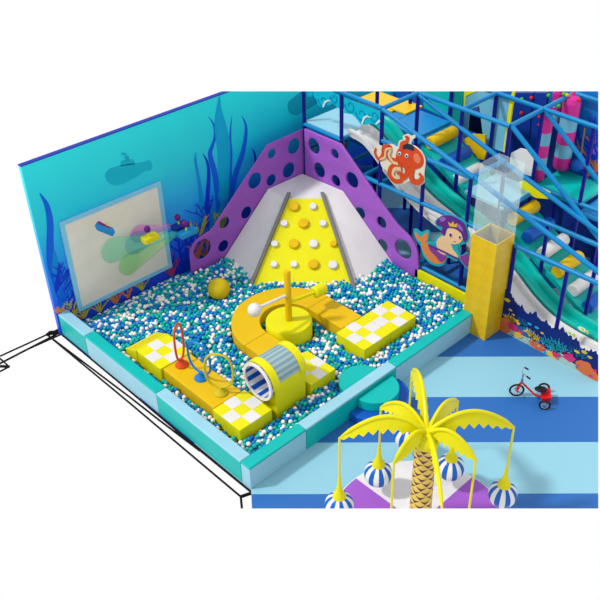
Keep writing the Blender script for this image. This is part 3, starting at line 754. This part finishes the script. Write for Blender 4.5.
# slides
def slide(name, prof, y0, y1, m, label, depth=.11):
    xs = [p[0] for p in prof]; P = smoothpts([(x, 0, z) for x, z in prof], 5, False); w_ = y1-y0
    cs = [(0,0),(.05,.0),(.07,-.02),(.09,-depth),(w_/2,-depth-.02),(w_-.09,-depth),(w_-.07,-.02),(w_-.05,0),(w_,0),(w_,-.05),(w_-.03,-.06),(w_-.04,-depth-.05),(w_/2,-depth-.06),(.04,-depth-.05),(.03,-.06),(0,-.05)]
    g = G(); rings = [[g.bm.verts.new((p.x, y0+a, p.z+b)) for a, b in cs] for p in P]
    for i in range(len(rings)-1):
        for k in range(len(cs)): j = (k+1) % len(cs); g._f([rings[i][k], rings[i][j], rings[i+1][j], rings[i+1][k]])
    g._f(rings[0][::-1]); g._f(rings[-1])
    return tag(out(g, name, m, smooth=True, cut='r'), label, 'slide')
RP = [(1.42,2.42),(1.75,2.38),(2.05,2.2),(2.4,1.93),(2.8,1.7),(3.2,1.52),(3.6,1.40),(4.1,1.25),(4.6,1.06),(5.0,.83),(5.4,.55),(5.8,.36),(6.3,.28),(7.0,.26)]
slide('slide', RP, 5.42, 5.84, M_slidew, 'white plastic wave slide running down behind the sea creature signs')
slide('slide', [(x, z+.05) for x, z in RP], 5.86, 6.24, M_slidet, 'teal plastic wave slide beside the white slide', depth=.12)

# wave boards
def px_plate(name, pxs, y, th, m, parent=None, smooth=False, cut='', n=4, b=0, holes=()):
    pts = [at(*p, y=y) for p in pxs]
    if smooth: pts = smoothpts(pts, n)
    return plate(name, pts, ('y', y), th, m, parent, cut=cut, bevel=b, holes=holes)
wv = thing('wave_board', at(323,100,y=5.34), 'turquoise wave-shaped board above the pale blue deck in the first bay', 'board')
px_plate('board', [(306,88),(340,88),(340,109),(337,107),(333,103.5),(328,105),(323,108),(318,105),(316,99),(313,95.5),(308,97),(306,94)], 5.33, .02, M_wave, wv, cut='t')
def scroll(pr_, px, py, r, m, y=5.325, w_=.03, turns=1.1, a0=0, sg=1):
    c = at(px, py, y=y); P = []
    for k in range(22):
        t = k/21; a = a0+sg*turns*2*PI*t; rr = r*(1-.75*t); P.append(c+Vector((math.cos(a)*rr, 0, math.sin(a)*rr)))
    out(G().ribbon(P, [w_*(1-.6*i/21) for i in range(22)], (0,-1,0), .004), 'scroll', m, pr_, cut='t')
M_foam = mat('wave_foam', (214,240,244), .5)
scroll(wv, 323,101,.13, M_wave2, a0=PI); scroll(wv, 310,92,.1, M_wave2, a0=PI); scroll(wv, 334,98,.1, M_wave2, a0=PI)
out(G().ribbon([at(*p, y=5.322) for p in [(323,107),(325,102),(328,100.5),(331,101)]], [.03,.04,.03,.01], (0,-1,0), .004), 'foam_curl', M_foam, wv)
wv = thing('wave_board', at(362,112,y=5.34), 'turquoise wave-shaped board with white foam curls over the top of the white slide', 'board')
px_plate('board', [(344,98),(352,101),(362,104.5),(372,108),(382,112),(382,133),(377,126),(372,123),(366,125),(360,123.5),(356,118),(352,114.5),(344,113)], 5.33, .02, M_wave, wv)
scroll(wv, 350,106,.13, M_wave2, a0=PI); scroll(wv, 361,114,.13, M_wave2, a0=PI); scroll(wv, 374,116,.12, M_wave2, a0=PI)
out(G().ribbon([at(*p, y=5.322) for p in [(362,124),(364,118),(367,116),(371,117.5)]], [.03,.045,.03,.01], (0,-1,0), .004), 'foam_curl', M_foam, wv)
out(G().ribbon([at(*p, y=5.322) for p in [(376,124),(379,121),(382,120)]], [.03,.045,.02], (0,-1,0), .004), 'foam_curl', M_foam, wv)

# back things of the frame
def bp(name, pxs, y, m, label, cat='panel', th=.03, cut='t'):
    return tag(px_plate(name, pxs, y, th, m, cut=cut), label, cat)
bp('upright_foam_slab', [(477,88),(497,88),(492,146),(484,144)], 7.3, M_bagblue, 'pale blue upright foam panel left of the yellow-edged one')
t = thing('upright_foam_slab', at(503,145,y=7.26), 'pale blue upright foam panel with a yellow edge, beside the white arch board', 'panel')
px_plate('board', [(499,95),(510,99),(503,152),(492,148)], 7.26, .03, M_bagblue, t, cut='t'); px_plate('yellow_edge', [(510,98),(513,90),(514.5,91),(505.5,153),(503,152)], 7.25, .04, M_yellow, t, cut='t')
t = thing('upright_foam_slab', at(472,150,y=7.5), 'pale blue doorway panel with a yellow edge behind the teal boards', 'panel')
px_plate('board', [(466,94),(472,88),(486,88),(485,104),(469,110),(467,140),(463,139)], 7.5, .03, M_bagblue, t, cut='t'); px_plate('yellow_edge', [(464,92),(468,88),(485,88),(470,94),(466,96),(465,108),(463.5,109)], 7.49, .04, M_yellow, t, cut='t')
bp('upright_foam_slab', [(422,90),(450,90),(450,120),(424,108)], 7.24, M_teal, 'teal board standing behind the blue deck')
bp('upright_foam_slab', [(454,90),(463,90),(461,128),(452,124)], 7.24, mat('teal_dark', (8,150,140), .4), 'narrow teal upright panel right of the blue deck')
bp('dark_opening', [(469,113),(486,118),(485,135),(467,130)], 7.6, mat('opening_dark', (12,18,70), .4), 'dark navy box standing in for the black opening behind the foam stair', 'opening', .3)  # box stands in for the black opening, its darkness put into the colour
bp('cut_out_pad', [(463,140),(472,134),(485,135),(485,142),(487,150),(484,160),(478,159),(473,152),(470,146),(465,144)], 7.2, M_oy, 'yellow wavy foam pad beside the blue and white rollers', 'foam pad')
bp('arch_board', [(511,153),(520,148.5),(526,150),(532,153),(535,158),(533,177),(509,169)], 7.2, M_white, 'white arch-topped board behind the pale blue landing', 'board')
for (a, b, lab) in (((511,530),0,'navy upright foam slab behind the white arch board'), ((531,544),0,'navy upright foam slab left of the striped bags')):
    bp('foam_slab', [(a[0]+3,93),(a[1]+3,93),(a[1]-3,160),(a[0]-2,152)], 7.9, mat('slab_navy', (14,60,160), .45), lab, 'panel', .08)
# striped punching bags
def bag(x, y, z0, z1, r, label):
    t = thing('punching_bag', (x, y, z0), label, 'punching bag', 'striped hanging bags'); n = 5; h = (z1-z0)/n
    for k in range(n):
        m = M_pink if k % 2 == 0 else M_bagblue
        g = G(); z = z0+k*h
        if k == 0: pr_ = [(r*.8,z),(r,z+.05),(r,z+h)]
        else: pr_ = [(r,z),(r,z+h)]
        out(g.lathe((x,y,0), pr_, n=24), 'band', m, t, smooth=True, cut='t')
    out(G().lathe((x,y,z1), [(r,0),(r*.8,.08),(r*.25,.13),(.03,.2),(.01,.26)], n=24), 'neck', M_pink, t, smooth=True, cut='t')
bag(4.2,7.45,1.68,2.84,.115,'nearer pink and blue striped bag hanging over the teal deck')
bag(4.33,7.98,1.76,3.02,.155,'thicker pink and blue striped bag hanging at the back of the teal deck')
bag(3.98,8.1,2.45,3.05,.1,'pink and blue striped bag half hidden behind the other two')
c = at(577,165,y=8.05); tag(out(G().sphere(c, .12), 'blue_ball', M_step, smooth=True), 'blue ball resting at the back of the teal deck', 'ball')
tag(out(G().tube([at(585,128,y=8.1), at(583,140,y=8.1), at(581,156,y=8.1)], .014, n=6), 'rope', mat('rope_tan', (150,130,70), .8), smooth=True), 'thin tan rope hanging before the back mural', 'rope')
tag(out(G().box(5.0,5.9,7.9,8.2,2.35,2.4), 'canopy', M_bdeck, cut='tr'), 'blue sloped pad above the teal deck', 'foam pad')
lob = {'red': (226,30,30), 'green': (60,200,30), 'gold': (230,200,20)}
for k, (x, y, cc, w8) in enumerate([(521.5,113,'red','beside the yellow edge strip'),(539.5,117,'red','above the one touching a blue knob'),(539.5,125,'red','left of the striped bags'),(531.5,98,'red','between two posts near the top'),
        (579,100,'red','right of the tallest striped bag'),(522,99,'green','near the yellow edge strip'),(548.5,95.5,'green','over the striped bags'),(564,94,'green','next to the yellow knob'),(559,106,'green','between two striped bags'),(567,95,'gold','next to a green knob at the top')]):
    tag(out(G().sphere(at(x, y, y=7.86), .034, n=12, m=8), 'knob_ball', mat('knob_'+cc, lob[cc], .3), smooth=True), 'small %s ball %s' % ('yellow' if cc == 'gold' else cc, w8), 'small ball', 'small coloured balls on the back slabs')
for x, y, w8 in ((571.5,214,'topmost of three by the dark recess'),(572.5,223,'right lower of three by the dark recess'),(569,225,'left lower of three by the dark recess')):
    tag(out(G().sphere(at(x, y, z=.04), .04, n=12, m=8), 'knob_ball', mat('knob_gold', lob['gold'], .3), smooth=True), 'small yellow ball, '+w8, 'small ball', 'small yellow balls on the floor')

# ------------------------------------------------------------------ octopus sign
def blob(c, rx, ry, n=20, rot=0):
    return [(c[0]+rx*math.cos(a)*math.cos(rot)-ry*math.sin(a)*math.sin(rot), c[1]+rx*math.cos(a)*math.sin(rot)+ry*math.sin(a)*math.cos(rot)) for a in np.linspace(0, 2*PI, n+1)[:-1]]
def pl2(name, pxs, y, m, par, sm=True): return px_plate(name, pxs, y, .006, m, par, smooth=sm, n=3)
def curl(name, pxs, ws, y, m, par, th=.006):
    P = smoothpts([at(*p, y=y) for p in pxs], 5, False); n = len(P)
    out(G().ribbon(P, [float(np.interp(i/(n-1), np.linspace(0, 1, len(ws)), ws)) for i in range(n)], (0,-1,0), th), name, m, par)
SQ = lambda p: [(x, 135+(y-135)*.87) for x, y in p]
_p, _c = pl2, curl
def pl2(name, pxs, *a, **k): return _p(name, SQ(pxs), *a, **k)
def curl(name, pxs, *a, **k): return _c(name, SQ(pxs), *a, **k)
oc = thing('octopus_sign', at(405,190,y=5.26), 'red octopus cut-out sign mounted on the front of the climbing frame', 'sign')
M_ob = mat('sign_cream', (238,232,214), .5); M_or = mat('octopus_red', (226,78,36), .5); M_os = mat('octopus_cream', (228,206,160), .5); M_hat = mat('hat_navy', (28,50,80), .5)
px_plate('backing', SQ([(374,150),(377,146),(382,148),(386,146),(392,146),(397,149),(399,142),(403,140),(403,136),(407,134),(411,136),(414,135),(415,138),(412,141),(411,146),(415,148),(421,154),(425,163),(425,171),(424,180),(424,190),(419,193),(413,191),(409,188),(402,192),(394,191),(389,185),(388,178),(382,172),(379,163),(374,156)]), 5.26, .02, M_ob, oc, smooth=True)
pl2('head', [(399,150),(404,145),(411,147),(418,152),(423,160),(423,169),(418,174),(410,174),(402,172),(396,166),(396,157)], 5.252, M_or, oc)
pl2('head_shine', blob((417,162), 3.2, 6, rot=-.3), 5.246, mat('octopus_pale', (240,130,96), .5), oc)
curl('tentacle', [(398,166),(392,164),(387,157),(390,149),(384,150),(383,158),(379,163),(375,156),(376,150)], [.14,.1,.09,.09,.08,.07,.05,.03], 5.25, M_or, oc)
curl('tentacle', [(402,172),(393,172),(390,180),(394,187),(401,187),(402,180),(397,179)], [.13,.12,.11,.1,.09,.07,.05], 5.249, M_or, oc)
curl('tentacle', [(412,172),(411,180),(413,188),(419,189),(422,184),(419,179)], [.13,.12,.11,.1,.08,.04], 5.249, M_or, oc)
curl('tentacle', [(406,172),(407,178),(404,184),(400,184)], [.1,.09,.08,.05], 5.247, M_or, oc)
curl('tentacle', [(401,152),(402,145),(406,143),(408,138),(405,137)], [.08,.07,.06,.05,.03], 5.249, M_or, oc)
curl('suckers', [(398,168),(393,166),(389,158),(391,151),(386,152),(385,160),(380,163)], [.05,.05,.05,.045,.04,.04,.03], 5.242, M_os, oc)
curl('suckers', [(401,174),(395,174),(393,180),(396,184),(400,184)], [.06,.06,.055,.05,.04], 5.242, M_os, oc)
pl2('hat', [(400,148),(402,144),(406,145),(411,146),(414,149),(413,153),(407,151),(401,151)], 5.244, M_hat, oc)
for x, y in ((399.3,156.5),(406.5,159)):
    e = pl2('eye', blob((x, y), 1.7, 2.3), 5.243, M_white, oc); pl2('pupil', blob((x-.2, y+.4), .9, 1.3), 5.237, mat('pupil_blue', (20,70,130), .3), e)
pl2, curl = _p, _c
# mermaid sign
me_ = thing('mermaid_sign', at(445,268,y=5.26), 'mermaid cut-out sign with purple hair and orange tail on the climbing frame', 'sign')
M_skin = mat('mermaid_skin', (246,206,160), .5); M_hair = mat('mermaid_hair', (96,44,146), .5); M_tail = mat('mermaid_tail', (236,140,70), .5); M_tp = mat('mermaid_purple', (140,62,160), .5)
S = lambda pts: crop(410, 210, 600/65, pts)
px_plate('backing', S([(30,185),(60,175),(100,205),(150,185),(180,205),(175,260),(170,290),(215,290),(250,250),(285,230),(285,190),(245,160),(230,110),(250,80),(320,40),(380,45),(440,75),(510,110),(525,170),(545,230),(530,300),(480,320),(440,340),(460,400),(470,420),(530,395),(545,520),(520,540),(460,470),(420,470),(350,440),(310,505),(250,520),(180,490),(120,420),(100,340),(60,280)]), 5.26, .02, mat('sign_cyan', (20,180,200), .5), me_, smooth=True)
pl2('tail_fin', S([(45,200),(100,250),(150,205),(165,240),(150,290),(110,300),(60,260)]), 5.252, M_tail, me_)
pl2('tail', S([(105,310),(150,300),(200,350),(250,390),(330,420),(325,470),(270,500),(200,480),(135,410)]), 5.251, M_tail, me_)
pl2('tail_shade', S([(170,330),(220,350),(280,400),(330,425),(320,460),(280,480),(240,430),(190,380)]), 5.244, M_tp, me_)
pl2('torso', S([(245,290),(290,240),(340,270),(380,320),(400,370),(440,420),(440,450),(400,440),(350,400),(300,430),(260,390),(250,340)]), 5.25, M_skin, me_)
pl2('face', S([(310,200),(350,170),(420,180),(470,220),(485,270),(450,310),(390,315),(330,280),(305,240)]), 5.246, M_skin, me_)
pl2('hair', S([(240,110),(270,70),(330,50),(400,60),(470,100),(505,140),(520,200),(525,260),(500,300),(485,260),(470,210),(420,175),(370,160),(340,180),(320,240),(285,200),(300,160),(250,140)]), 5.243, M_hair, me_)
pl2('hair_curl', S([(270,75),(310,65),(330,90),(290,110)]), 5.236, mat('mermaid_lilac', (160,104,200), .5), me_)
pl2('hair_curl', S([(420,120),(470,150),(490,200),(440,160)]), 5.236, mat('mermaid_lilac', (160,104,200), .5), me_)
pl2('crown', S([(350,110),(375,130),(395,105),(410,135),(435,125),(430,160),(365,150)]), 5.235, mat('crown_gold', (240,190,50), .4), me_, False)
for x, y, rx, ry in ((372,228,16,24),(457,250,12,20)):
    e = pl2('eye', S(blob((x,y),rx,ry)), 5.238, M_white, me_); pl2('pupil', S(blob((x,y+3),rx*.65,ry*.7)), 5.231, mat('pupil_violet', (110,30,120), .3), e)
pl2('mouth', S(blob((412,292),12,4)), 5.238, mat('lip', (220,110,110), .4), me_)
curl('wand', S([(170,320),(300,380),(400,430),(455,455)]), [.03,.03,.03,.03], 5.24, M_hair, me_)
pl2('shell', S([(460,430),(490,420),(535,405),(540,500),(520,525),(480,480)]), 5.245, M_tp, me_)
# tall sea creature skirting
sk = thing('coral_skirting', (6.0,5.32,0), 'coral reef printed skirting board with jagged navy top below the slides', 'board')
r = random.Random(3); tp = []
base = [(5.18,.80),(5.30,.80),(5.45,.68),(5.7,.56),(5.9,.6),(6.1,.60),(6.2,.64),(6.3,.58),(6.5,.50),(6.7,.49),(6.95,.50),(7.3,.5)]
for x in np.arange(5.18, 7.3, .028):
    tp.append(Vector((x, 5.3, float(np.interp(x, [b[0] for b in base], [b[1] for b in base])) + .04*math.sin(x*9)+.03*math.sin(x*23+1) + r.choice((-.03,.0,.02,.05,.0,-.01)))))
plate('board', tp+[Vector((7.3,5.3,0)), Vector((5.18,5.3,0))], ('y', 5.29), .02, M_navy, sk, cut='r')
skm = [mat('reef_orange', (222,116,66), .5), mat('reef_pink', (220,50,120), .5), mat('reef_yellow', (236,196,60), .5), mat('reef_cyan', (40,176,206), .5), mat('reef_sand', (176,206,196), .5), mat('reef_blue', (30,110,170), .5)]
g = G(); Y = 5.288
g.prism([(x, Y, z) for x, z in [(5.18,0),(7.3,0),(7.3,.10),(7.0,.12),(6.7,.09),(6.4,.13),(6.1,.1),(5.8,.14),(5.5,.12),(5.18,.16)]], (0,-.003,0), 4)
g.prism([(x, Y, z) for x, z in [(5.4,.12),(5.95,.12),(5.9,.25),(5.75,.33),(5.6,.3),(5.45,.22)]], (0,-.002,0), 5)
def bl(x, z, rx, rz, mi, d=.006):
    LAY[0] += 1; d += (LAY[0] % 40)*.00025
    g.prism([(x+rx*math.cos(a)*(1+.12*math.sin(7*a)), Y, z+rz*math.sin(a)*(1+.1*math.cos(5*a))) for a in np.linspace(0, 2*PI, 26)[:-1]], (0,-d,0), mi)
for x, z, rx, rz, mi in [(5.25,.14,.13,.16,0),(5.42,.2,.1,.07,1),(5.55,.1,.08,.05,2),(5.58,.16,.05,.04,1),(5.93,.07,.16,.07,0),(6.2,.05,.09,.05,2),(6.3,.09,.09,.06,1),(6.5,.18,.12,.08,1),(6.42,.06,.08,.05,4),(6.8,.13,.16,.13,0),(6.95,.07,.12,.09,0)]: bl(x, z, rx, rz, mi)
out(g, 'reef_print', skm, sk, cut='r')
g = G()
for i, (x, z, h, mi) in enumerate([(5.32,.24,.2,2),(5.4,.26,.16,2),(5.78,.16,.2,2),(5.86,.14,.18,2),(6.15,.12,.3,3),(6.28,.14,.32,3),(6.36,.14,.26,3),(6.05,.14,.2,3),(6.6,.24,.2,5),(6.7,.26,.24,5),(5.6,.3,.2,5)]):
    b = Vector((x, Y, z)); rr = random.Random(i+9)
    for k in range(7):
        a = (k/6-.5)*1.6; q = b+Vector((math.sin(a), 0, math.cos(a)))*h*rr.uniform(.7, 1); mid = (b+q)/2+Vector((rr.uniform(-.02,.02),0,0))
        g.ribbon([b, mid, q], [.016,.014,.008], (0,-1,0), .007, mi)
        g.ribbon([mid, mid+Vector((math.sin(a+.7),0,math.cos(a+.7)))*h*.3], [.012,.006], (0,-1,0), .007, mi)
for x, z, rx, mi in [(5.72,.42,.04,3),(5.86,.42,.04,3),(5.97,.37,.03,2),(6.62,.36,.05,2),(6.74,.42,.05,2),(6.85,.38,.04,2),(5.48,.36,.03,2),(5.33,.5,.035,2),(5.24,.66,.06,2),(5.4,.44,.03,2),(5.66,.24,.03,2),(5.7,.28,.025,2)]: bl(x, z, rx, rx*.5, mi)
for i in range(36):
    x = r.uniform(5.2, 7.2); z = abs(r.gauss(0, .12))+.03; bl(x, z, r.uniform(.012,.035), r.uniform(.01,.025), r.choice((0,0,1,2,3,4,5)))
out(g, 'coral_and_fish_print', skm, sk, cut='r')
for x, z, w8 in ((6.42,.62,'a'),(6.62,.80,'b')):
    g = G(); bl2 = [(x+.075*math.cos(a), 5.30, z+.035*math.sin(a)) for a in np.linspace(0, 2*PI, 18)[:-1]]
    g.prism(bl2, (0,-.01,0), 0); g.prism([(x+.05,5.298,z),(x+.11,5.298,z+.04),(x+.11,5.298,z-.04)], (0,-.01,0), 1); g.prism([(x-.02,5.289,z+.02),(x+.03,5.289,z+.03),(x+.03,5.289,z-.02)], (0,-.005,0), 1)
    out(g, 'fish_print', [mat('fish_pale', (230,240,220), .5), mat('fish_lime', (190,220,40), .5)], sk, cut='r')

# ------------------------------------------------------------------ palm carousel
PX, PY = 6.945, 1.085
pfm = thing('round_platform', (PX,PY,0), 'round white and purple carousel platform under the yellow palm', 'platform')
g = G(); g.lathe((6.96,1.1,0), [(1.2,.002),(1.2,.03),(1.185,.04)], n=96); out(g, 'base', M_white, pfm, cut='n')
def sector(a0, a1, c):
    R_ = 1.18; pts = [(c[0], c[1], .0415)]+[(6.96+R_*math.cos(a), 1.1+R_*math.sin(a), .0415) for a in np.linspace(a0, a1, 40)]
    return G().prism(pts, (0,0,.003))
a_l = PI-math.asin((1.13-1.1)/1.18); a_t = math.acos((6.9-6.96)/1.18)
out(sector(a_l, 1.5*PI, (6.9,1.13)), 'purple_sector', M_purple, pfm, cut='n')
out(sector(-.2*PI, a_t, (6.9,1.13)), 'purple_sector', M_purple, pfm, cut='n')
pt = thing('palm_tree', (PX,PY,0), 'yellow artificial palm with patterned brown trunk in the middle of the carousel', 'palm tree')
out(G().lathe((PX,PY,0), [(.142,.046),(.138,.6),(.134,1.2),(.14,1.62)], n=40), 'trunk', M_trunk, pt, smooth=True, cut='n')
M_py = mat('palm_yellow', (240,233,6), .35)
out(G().lathe((PX,PY,0), [(.155,1.60),(.165,1.66),(.14,1.72),(.07,1.78),(.05,1.82)], n=28), 'crown_cap', M_py, pt, smooth=True)
tips = [(339.5,438),(381,407),(412,371),(458,401),(514,427),(476,459),(442.5,512),(394,462)]
rise = [.37,.3,.42,.26,.37,.26,.26,.24]
TZ = 1.6
for k, (px, py) in enumerate(tips):
    T = at(px, py, z=TZ); S0 = Vector((PX, PY, 1.74)); P = []; n = 18
    for i in range(n+1):
        t = i/n; p = S0.lerp(T, t); p.z += rise[k]*math.sin(PI*min(1, t*1.0))**.85*(1-.25*t); P.append(p)
    hd = (T-S0); hd.z = 0; hd.normalize(); sd = hd.cross(Vector((0,0,1)))
    fr = out(G().tube(P, [.032]*3+[.024]*(n-4)+[.014,.01], n=8), 'frond', M_py, pt, smooth=True, cut='n')
    g = G()
    for s_ in (-1, 1):
        up_ = []; dn = []
        for i in range(n*2+1):
            t = i/(n*2); j = min(n-1, int(t*n)); f = t*n-j; p = P[j].lerp(P[j+1], f)
            w_ = .25*math.sin(PI*min(1, max(0, t)))**.6*(1-.15*t)
            if t < .04 or t > .985: w_ = .012
            if k == 6: w_ *= .4
            z_ = 1.0-.3*abs(((i/4)%1)-.5)*2
            up_.append(p); dn.append(p+(sd*s_*.30+Vector((0,0,-.95)))*w_*z_)
        for i in range(len(up_)-1):
            g._f([g.bm.verts.new(up_[i]), g.bm.verts.new(dn[i]), g.bm.verts.new(dn[i+1]), g.bm.verts.new(up_[i+1])])
    bmesh.ops.remove_doubles(g.bm, verts=g.bm.verts[:], dist=1e-5)
    lf = out(g, 'leaf_blade', M_py, fr, cut='n'); so = lf.modifiers.new('solid', 'SOLIDIFY'); so.thickness = .012; so.offset = 0
M_bs = [mat('stripe_blue', (20,104,206), .3), mat('stripe_white', (246,246,248), .3)]
lab = ['striped ball swing at the far left of the palm', 'striped ball swing second from the left, before the pale floor', 'striped ball swing half hidden behind the palm trunk',
       'striped ball swing just right of the trunk', 'striped ball swing at the far right of the palm', 'yellow cord hanging from the frond right of the trunk, its ball out of view', '', 'yellow cord hanging from the frond left of the trunk, its ball out of view']
for k, (px, py) in enumerate(tips):
    if k == 6: continue
    T = at(px, py, z=TZ); bz = .40
    t = thing('ball_swing', (T.x, T.y, bz), lab[k], 'ball swing', 'striped balls hanging from the palm' if k < 5 else None)
    out(G().tube([(T.x,T.y,TZ),(T.x,T.y,bz+(.5 if k < 5 else .1))], .015, n=8), 'cord', M_py, t, smooth=True, cut='n')
    if k < 5:
        out(G().lathe((T.x,T.y,bz), [(.09,.165),(.085,.19),(.05,.26),(.03,.36),(.02,.5),(.013,.56)], n=20), 'cone_cap', M_py, t, smooth=True, cut='n')
        out(G().sphere((T.x,T.y,bz), .188, n=48, m=20, matf=lambda kk, i: (kk//3) % 2), 'ball', M_bs, t, smooth=True, cut='n')

# ------------------------------------------------------------------ tricycle
fw = at(516.7,390,z=.12); rn1 = at(544.7,405,z=.09); rf = at(544,387.5,z=.09)
tr = thing('tricycle', ((fw+(rn1+rf)/2)/2).xy.to_3d(), 'small red tricycle with black seat standing on the striped floor', 'tricycle')
ax = (rf-rn1).normalized(); ax.z = 0; ax.normalize(); fd = Vector((0,0,1)).cross(ax).normalized(); mid = (rn1+rf)/2
if fd.dot(fw-mid) < 0: fd = -fd
def wheel(c, r, a):
    u = Vector((0,0,1)); v = a.cross(u).normalized()
    w_ = out(G().tube([c+(u*math.sin(t)+v*math.cos(t))*(r-.014) for t in np.linspace(0, 2*PI, 29)[:-1]], .014, closed=True, n=8), 'wheel', M_black, tr, smooth=True)
    g = G().tube([c+(u*math.sin(t)+v*math.cos(t))*(r-.028) for t in np.linspace(0, 2*PI, 29)[:-1]], .006, closed=True, n=6)
    for t in np.linspace(0, PI, 6)[:-1]:
        d = u*math.sin(t)+v*math.cos(t); g.tube([c-d*(r-.03), c+d*(r-.03)], .003, n=5)
    g.tube([c-a*.02, c+a*.02], .018, n=10); out(g, 'rim', M_chrome, w_, smooth=True)
fa = (ax*math.cos(.12)+fd*math.sin(.12)).normalized()
wheel(fw, .12, fa); wheel(rn1, .092, ax); wheel(rf, .092, ax)
head = fw + Vector((0,0,.17)) - fd*.055
g = G()
for s_ in (-1, 1): g.tube([fw+fa*.028*s_, fw+fa*.028*s_+Vector((0,0,.13))-fd*.04, head+Vector((0,0,.0))], .011, n=8)
out(g, 'fork', M_red, tr, smooth=True)
out(G().tube(smoothpts([head, head-fd*.06+Vector((0,0,-.06)), head-fd*.16+Vector((0,0,-.16)), mid+fd*.12+Vector((0,0,.0)), mid+Vector((0,0,.0))], 5, False), .016, n=10), 'frame', M_red, tr, smooth=True)
out(G().tube([rn1, rf], .01, n=8), 'axle', M_chrome, tr)
q = lambda a, b, z: mid+fd*a+ax*b+Vector((0,0,z))
out(G().hexa([q(.05,-.115,-.02),q(-.08,-.115,-.02),q(-.08,.115,-.02),q(.05,.115,-.02),q(.05,-.115,.05),q(-.09,-.115,.085),q(-.09,.115,.085),q(.05,.115,.05)]), 'rear_step', M_red, tr, bevel=.012)
g = G().sphere((0,0,0), .085, n=20, m=10, sc=(1.15,.8,.32)); 
Mx = Matrix((fd.to_4d()[:3]+(0,), ax.to_4d()[:3]+(0,), (0,0,1,0), (0,0,0,1))).transposed() if False else None
import mathutils
Rm = Matrix((fd, ax, Vector((0,0,1)))).transposed().to_4x4()
bmesh.ops.transform(g.bm, matrix=Matrix.Translation(q(.07,0,.13)) @ Rm, verts=g.bm.verts[:]); out(g, 'seat', M_black, tr, smooth=True)
out(G().tube([q(.05,0,.03), q(.06,0,.12)], .012, n=8), 'seat_post', M_chrome, tr)
hb = head + Vector((0,0,.14)) - fd*.0
g = G().tube([head, head+Vector((0,0,.06))], .02, n=10); out(g, 'headset', M_chrome, tr, smooth=True)
g = G().tube(smoothpts([head+Vector((0,0,.05))-fa*.01, head-fa*.03+Vector((0,0,.14)), head-fa*.05+Vector((0,0,.2)), head-fa*.1-fd*.03+Vector((0,0,.21)), head-fa*.11-fd*.09+Vector((0,0,.17))], 5, False), .008, n=8)
g.tube(smoothpts([head+Vector((0,0,.05))+fa*.01, head+fa*.03+Vector((0,0,.14)), head+fa*.05+Vector((0,0,.2)), head+fa*.1-fd*.03+Vector((0,0,.21)), head+fa*.11-fd*.09+Vector((0,0,.17))], 5, False), .008, n=8)
h_ = out(g, 'handlebar', M_chrome, tr, smooth=True)
for s_ in (-1, 1): out(G().tube([head+fa*.1*s_-fd*.03+Vector((0,0,.21)), head+fa*.11*s_-fd*.09+Vector((0,0,.17))], .013, n=8), 'grip', M_black, h_, smooth=True)
for s_ in (-1, 1): out(G().tube([fw+fa*.03*s_-Vector((0,0,.03))*s_, fw+fa*.09*s_-Vector((0,0,.04))*s_], .014, n=8), 'pedal', M_red, tr, smooth=True)
